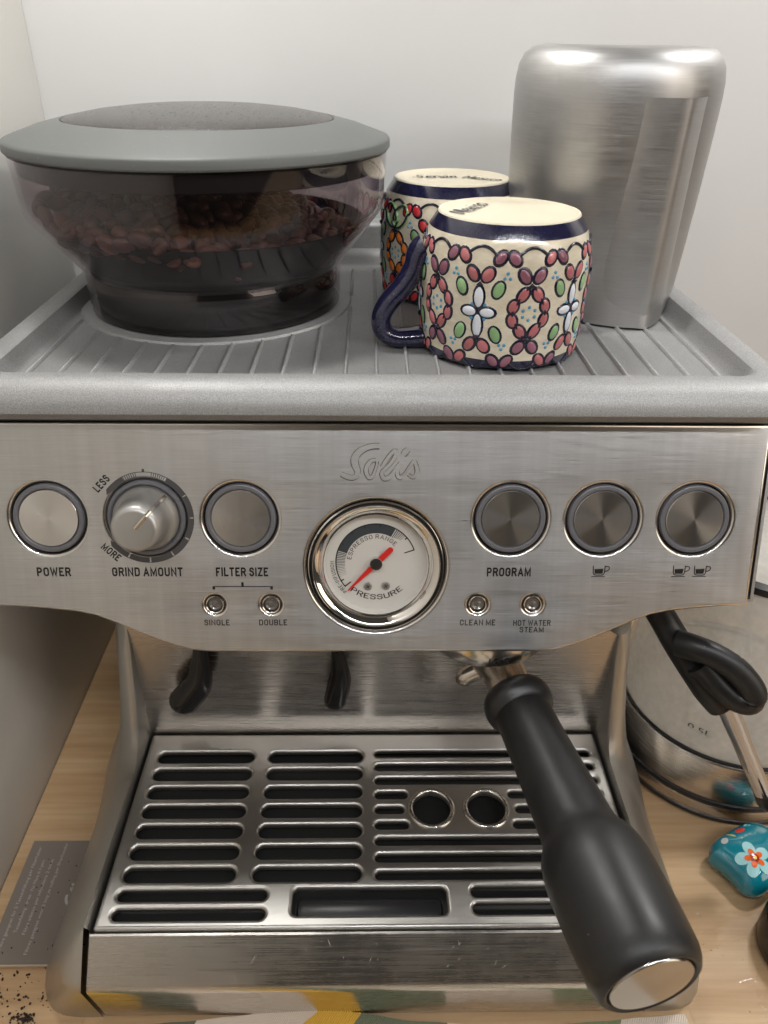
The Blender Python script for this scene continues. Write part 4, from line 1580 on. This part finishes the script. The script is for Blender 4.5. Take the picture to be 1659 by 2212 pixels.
link('kettle_handle', from_bm(recalc(tube(P_, .009, 14, upv=(0, 1, 0)))), ket, mats='black')
# volume mark on the glass, facing the machine's front
me = text_mesh('0.5L', -.0065, .0065, -.0018, .0018, bold=.0)
for v in me.vertices:
    a_ = radians(-38)+(v.co.x)/.0626
    zz = .0625+v.co.y*1.1
    r_ = .0627
    v.co = (r_*sin(a_), -r_*cos(a_), zz)
link('volume_mark', me, ket, mats='ink', angle=0)
P_ = catmull([(-.030, .060, .004), (-.062, .045, .0045), (-.058, .080, .004), (-.02, .14, .004)], 8)
link('cord', from_bm(recalc(tube(P_, .0032, 12))), ket, mats='black')

# ================================================================== things on the worktop
# printed card under the machine's left side
card = root('printed_card', 'grey printed instruction card tucked under the left side of the machine', 'card', (-.176, -.025, 0))
b = box(-.0160, .0250, -.0335, .0340, .0004, .0018, 0)
link('card_board', from_bm(b), card, mats='card', angle=0)
b = box(-.0160, .0250, -.0345, -.0336, .0003, .0017, 0)
link('card_edge', from_bm(b), card, mats='cardedge', angle=0)
lines = ['Filtre geeignet für 2 Tassenfüllung per Filterhalter', 'Tassenfüllung · doses · Für Filtre di il pers', 'Filtre adatto per infondere 2 tazze', 'Filtres geeignet voor 2 kopjes vulling per filterhouder']
spans = [(-.0265, .0300), (-.0180, .0220), (-.0190, .0225), (-.0290, .0325)]
for k, (tx, (y0, y1)) in enumerate(zip(lines, spans)):
    me = text_mesh(tx, y0, y1, -.0011, .0011, bold=.0)
    link('lettering', me, card, mats='cardink', angle=0, mtx=Matrix.Translation((-.0108+.0046*k, 0, .00187)) @ Matrix.Rotation(radians(90), 4, 'Z'))
b = bmesh.new()
for pts, ws in strokes:
    path = catmull([((p[0]-160)*.0000165-.008, (430-p[1])*.0000165, 0) for p in pts], 5)
    prev = None
    for i, p in enumerate(path):
        d = (path[min(i+1, len(path)-1)]-path[max(i-1, 0)]).normalized()
        n_ = Vector((-d.y, d.x, 0))*(.00068)
        q = (b.verts.new(p+n_), b.verts.new(p-n_))
        if prev:
            b.faces.new((prev[0], prev[1], q[1], q[0]))
        prev = q
link('emblem', from_bm(b), card, mats='cardink', angle=0, mtx=Matrix.Translation((.0165, .0010, .00188)) @ Matrix.Rotation(radians(90), 4, 'Z'))

# spilled ground coffee
b = bmesh.new()
ic = bmesh.new(); bmesh.ops.create_icosphere(ic, subdivisions=1, radius=1); icm = from_bm(ic)
def crumb(x, y, s, z=0.):
    n0 = len(b.verts)
    b.from_mesh(icm)
    b.verts.ensure_lookup_table()
    mm = Matrix.Translation((x, y, z+s*.5)) @ Euler((random.random()*6, random.random()*6, random.random()*6)).to_matrix().to_4x4()
    for v in b.verts[n0:]:
        v.co = mm @ Vector((v.co.x*s*random.uniform(.6, 1.3), v.co.y*s*random.uniform(.6, 1.2), v.co.z*s*.7))
for _ in range(130):
    crumb(random.gauss(-.165, .016), random.gauss(-.074, .011), random.choice((.0003, .0004, .0005, .0006, .0008)))
for _ in range(70):
    crumb(random.gauss(-.1625, .0028), random.gauss(-.0825, .0012), random.uniform(.0004, .0008), random.random()*.0008)
for _ in range(26):
    crumb(random.uniform(-.186, -.158), random.uniform(-.055, 0), random.uniform(.0003, .0005), .0018)
for _ in range(40):
    crumb(random.uniform(.165, .26), random.uniform(-.12, -.02), random.uniform(.0002, .0004))
tag(link('coffee_grounds', from_bm(b), None, mats='ground_coffee', angle=0), 'dark ground coffee spilled on the wood', None, None, 'stuff')

# painted ornament
orn = root('painted_ornament', 'small shiny teal painted clay ornament with a pale blue flower on the worktop', 'ornament', (.2035, -.0095, 0))
ol = [(-.0200, -.0005), (-.0175, .0055), (-.0115, .0100), (-.003, .0145), (.006, .0182), (.013, .0185), (.020, .0150), (.023, .008), (.022, -.002), (.017, -.010), (.009, -.0165), (.002, -.0205), (-.0035, -.0215), (-.008, -.0190), (-.0115, -.0125), (-.0155, -.0060)]
op = catmull([(*p, 0) for p in ol+[ol[0]]], 5)[:-1]
b = bmesh.new()
rows = []
for f, z in ((.55, .0005), (.84, .0018), (.97, .0060), (1.0, .0100), (.96, .0145), (.84, .0182), (.62, .0208), (.34, .0222), (.0, .0227)):
    rows.append([b.verts.new((p.x*f, p.y*f, z)) for p in op] if f else [b.verts.new((0, 0, z))])
n_ = len(op)
for a_, c_ in zip(rows, rows[1:]):
    for k in range(n_):
        if len(c_) == 1:
            b.faces.new((a_[k], a_[(k+1) % n_], c_[0]))
        else:
            b.faces.new((a_[k], a_[(k+1) % n_], c_[(k+1) % n_], c_[k]))
b.faces.new(rows[0])
link('ornament_body', from_bm(recalc(b)), orn, mats='teal', angle=80)
def oz(x, y):
    a = atan2(y, x); r = hypot(x, y)
    best = min(op, key=lambda p: abs(((atan2(p.y, p.x)-a+pi) % (2*pi))-pi))
    f = r/max(1e-6, hypot(best.x, best.y))
    tab = [(0, .0227), (.34, .0222), (.62, .0208), (.84, .0182), (.96, .0145), (1.0, .0100)]
    for (f0, z0), (f1, z1) in zip(tab, tab[1:]):
        if f <= f1:
            return z0+(z1-z0)*(f-f0)/(f1-f0)
    return .010
def patch(name, cx, cy, rx, ry, ang, matn, lift):
    bm_ = bmesh.new()
    N_ = 22
    ca, sa = cos(radians(ang)), sin(radians(ang))
    rows_ = []
    for fr in (0, .5, 1):
        ring_ = []
        for k_ in range(N_ if fr else 1):
            t_ = 2*pi*k_/N_
            x_, y_ = fr*rx*cos(t_), fr*ry*sin(t_)
            X_, Y_ = cx+x_*ca-y_*sa, cy+x_*sa+y_*ca
            ring_.append(bm_.verts.new((X_, Y_, oz(X_, Y_)+lift)))
        rows_.append(ring_)
    for k_ in range(N_):
        bm_.faces.new((rows_[0][0], rows_[1][k_], rows_[1][(k_+1) % N_]))
        bm_.faces.new((rows_[1][k_], rows_[2][k_], rows_[2][(k_+1) % N_], rows_[1][(k_+1) % N_]))
    link(name, from_bm(bm_), orn, mats=matn, angle=80)
fc = (-.0015, -.0085)
for k in range(5):
    a_ = 100+72*k
    patch('flower_petal', fc[0]+.0056*cos(radians(a_)), fc[1]+.0056*sin(radians(a_)), .0039, .0031, a_, 'paleblue', .00025)
    patch('petal_heart', fc[0]+.0032*cos(radians(a_+3)), fc[1]+.0032*sin(radians(a_+3)), .0020, .0015, a_, 'orangepaint', .0005)
patch('flower_heart', *fc, .0021, .0020, 0, 'darkred', .0007)
patch('flower_eye', *fc, .0010, .0010, 0, 'yellow', .0009)
patch('red_mark', -.0020, .0090, .0030, .0016, 20, 'redpaint', .0003)
patch('chipped_spot', -.0125, .0032, .0022, .0016, 60, 'claywhite', .0003)
patch('leaf_stroke', -.0078, .0062, .0024, .0005, -38, 'yellow', .0003)
patch('pale_ring', .0040, .0128, .0018, .0011, 10, 'paleblue', .0003)
patch('ring_centre', .0040, .0128, .0010, .0005, 10, 'teal', .0005)

# round black thing at the right edge
tam = root('coffee_tamper', 'round black tamper base standing at the right edge of the photo', 'tamper', (.2180, -.0560, 0))
b = lathe([(0, .0008), (.0230, .0008), (.0242, .0020), (.0246, .0060), (.0244, .0160), (.0236, .0190), (.0210, .0206), (.0120, .0212), (.0100, .0230), (.0090, .0300), (.0110, .0380), (.0125, .0440), (.0100, .0490), (0, .0505)], 72)
link('tamper_body', from_bm(recalc(b)), tam, mats='gloss_black', angle=40)

# kitchen towel: its rear hem shows along the bottom of the picture
tw = bmesh.new()
NX, NY = 120, 40
def tback(x):
    pts = [(-.150, -.0905), (-.1139, -.0872), (-.0900, -.0855), (-.0655, -.0838), (-.0450, -.0822), (-.0248, -.0806), (-.0093, -.0838), (.0213, -.0866), (.0552, -.0885), (.080, -.0885), (.1068, -.0872), (.125, -.0858), (.1453, -.0846)]
    for (x0, y0), (x1, y1) in zip(pts, pts[1:]):
        if x <= x1:
            f = (x-x0)/(x1-x0)
            f = f*f*(3-2*f)
            return y0+(y1-y0)*f
    return pts[-1][1]
rows = []
for j in range(NY+1):
    row = []
    for i in range(NX+1):
        x = -.150+.2953*i/NX
        y = tback(x)*(1-j/NY)+(-.30)*(j/NY)
        d = tback(x)-y
        z = .0012+.0018*(1-math.exp(-d/.006))+.0012*sin(x*70+y*30)*min(1, d/.02)+.0045*math.exp(-((x+.025)/.03)**2)*(1-.0*d)
        row.append(tw.verts.new((x, y, z)))
    rows.append(row)
for j in range(NY):
    for i in range(NX):
        tw.faces.new((rows[j][i], rows[j+1][i], rows[j+1][i+1], rows[j][i+1]))
ext = bmesh.ops.extrude_face_region(tw, geom=list(tw.faces))
for v in [g_ for g_ in ext['geom'] if isinstance(g_, bmesh.types.BMVert)]:
    v.co.z += .0016
M['towel'] = mat('printed_cotton', (.7, .6, .5), .85)
t = NT(M['towel'])
sx_ = t.n('ShaderNodeSeparateXYZ', {0: t.coord('Object', (1, 1, 1), (0, 0, .45))})
nz = t.noise(t.coord('Object', (1, 1, 1)), 16, 2)
ad = t.n('ShaderNodeMath', {0: sx_.outputs[0], 1: t.maprange(nz.outputs[0], .3, .7, -.010, .010)}, operation='ADD')
rp = t.n('ShaderNodeValToRGB', {0: t.maprange(ad.outputs[0], -.10, .20, 0, 1)})
rp.color_ramp.interpolation = 'CONSTANT'
el = rp.color_ramp.elements
for _ in range(6):
    el.new(.5)
for e, (p_, c_) in zip(el, [(0, (.62, .36, .05)), (.12, (.13, .14, .10)), (.21, (.66, .56, .47)), (.345, (.66, .38, .05)), (.415, (.15, .17, .11)), (.56, (.66, .56, .47)), (.72, (.18, .22, .12)), (.80, (.66, .57, .48))]):
    e.position = p_; e.color = (*c_, 1)
t.link(rp.outputs[0], t.b.inputs['Base Color'])
wv = t.n('ShaderNodeTexWave', {'Vector': t.coord('Object', (1, 1, 1), (0, 0, .5)), 'Scale': 330, 'Distortion': .6})
t.link(t.bump(wv.outputs[1], .5, .0006), t.b.inputs['Normal'])
tag(link('kitchen_towel', from_bm(recalc(tw)), None, mats='towel', angle=60), 'kitchen towel printed in yellow, green and cream in front of the machine', 'towel')

# crinkled cling film lying on the wood
def film(name, label, x0, x1, y0, y1, seed, nx, ny, amp, nl):
    from mathutils import noise
    rnd = random.Random(seed)
    folds = []
    for _ in range(nl):
        a_ = radians(rnd.gauss(17, 7))
        cx_, cy_ = rnd.uniform(x0, x1), rnd.uniform(y0, y0+(y1-y0)*.85)
        folds.append((cx_, cy_, cos(a_), sin(a_), rnd.uniform(.0005, .0011), rnd.uniform(.012, .05), rnd.uniform(.4, 1)*amp, rnd.uniform(0, 9)))
    bm_ = bmesh.new()
    rows_ = []
    for j_ in range(ny+1):
        r_ = []
        for i_ in range(nx+1):
            x = x0+(x1-x0)*i_/nx
            y = y0+(y1-y0)*j_/ny
            z = .0009+.0002*noise.noise(Vector((x*35, y*35, seed)))
            for cx_, cy_, ca_, sa_, w_, ln_, am_, sd_ in folds:
                u_ = (x-cx_)*ca_+(y-cy_)*sa_
                if abs(u_) > ln_:
                    continue
                v_ = -(x-cx_)*sa_+(y-cy_)*ca_+.0012*sin(u_*90+sd_)
                if abs(v_) < 3*w_:
                    z += am_*math.exp(-(v_/w_)**2)*(1-(u_/ln_)**2)*(.65+.5*sin(u_*260+sd_*3))
            wob = .004*noise.noise(Vector((y*40, seed, 0)))
            r_.append(bm_.verts.new((x+(wob if i_ in (0, nx) else 0), y+(.004*noise.noise(Vector((x*40, seed, 5))) if j_ in (0, ny) else 0), max(.0004, z))))
        rows_.append(r_)
    for j_ in range(ny):
        for i_ in range(nx):
            bm_.faces.new((rows_[j_][i_], rows_[j_][i_+1], rows_[j_+1][i_+1], rows_[j_+1][i_]))
    return tag(link(name, from_bm(bm_), None, mats='film', angle=70), label, 'cling film')
film('cling_film', 'crinkled clear cling film on the wood right of the portafilter handle', .148, .275, -.130, -.035, 3, 190, 190, .0007, 34)
film('cling_film', 'crinkled clear cling film on the wood left of the machine base', -.196, -.134, -.130, -.070, 8, 90, 90, .0006, 12)
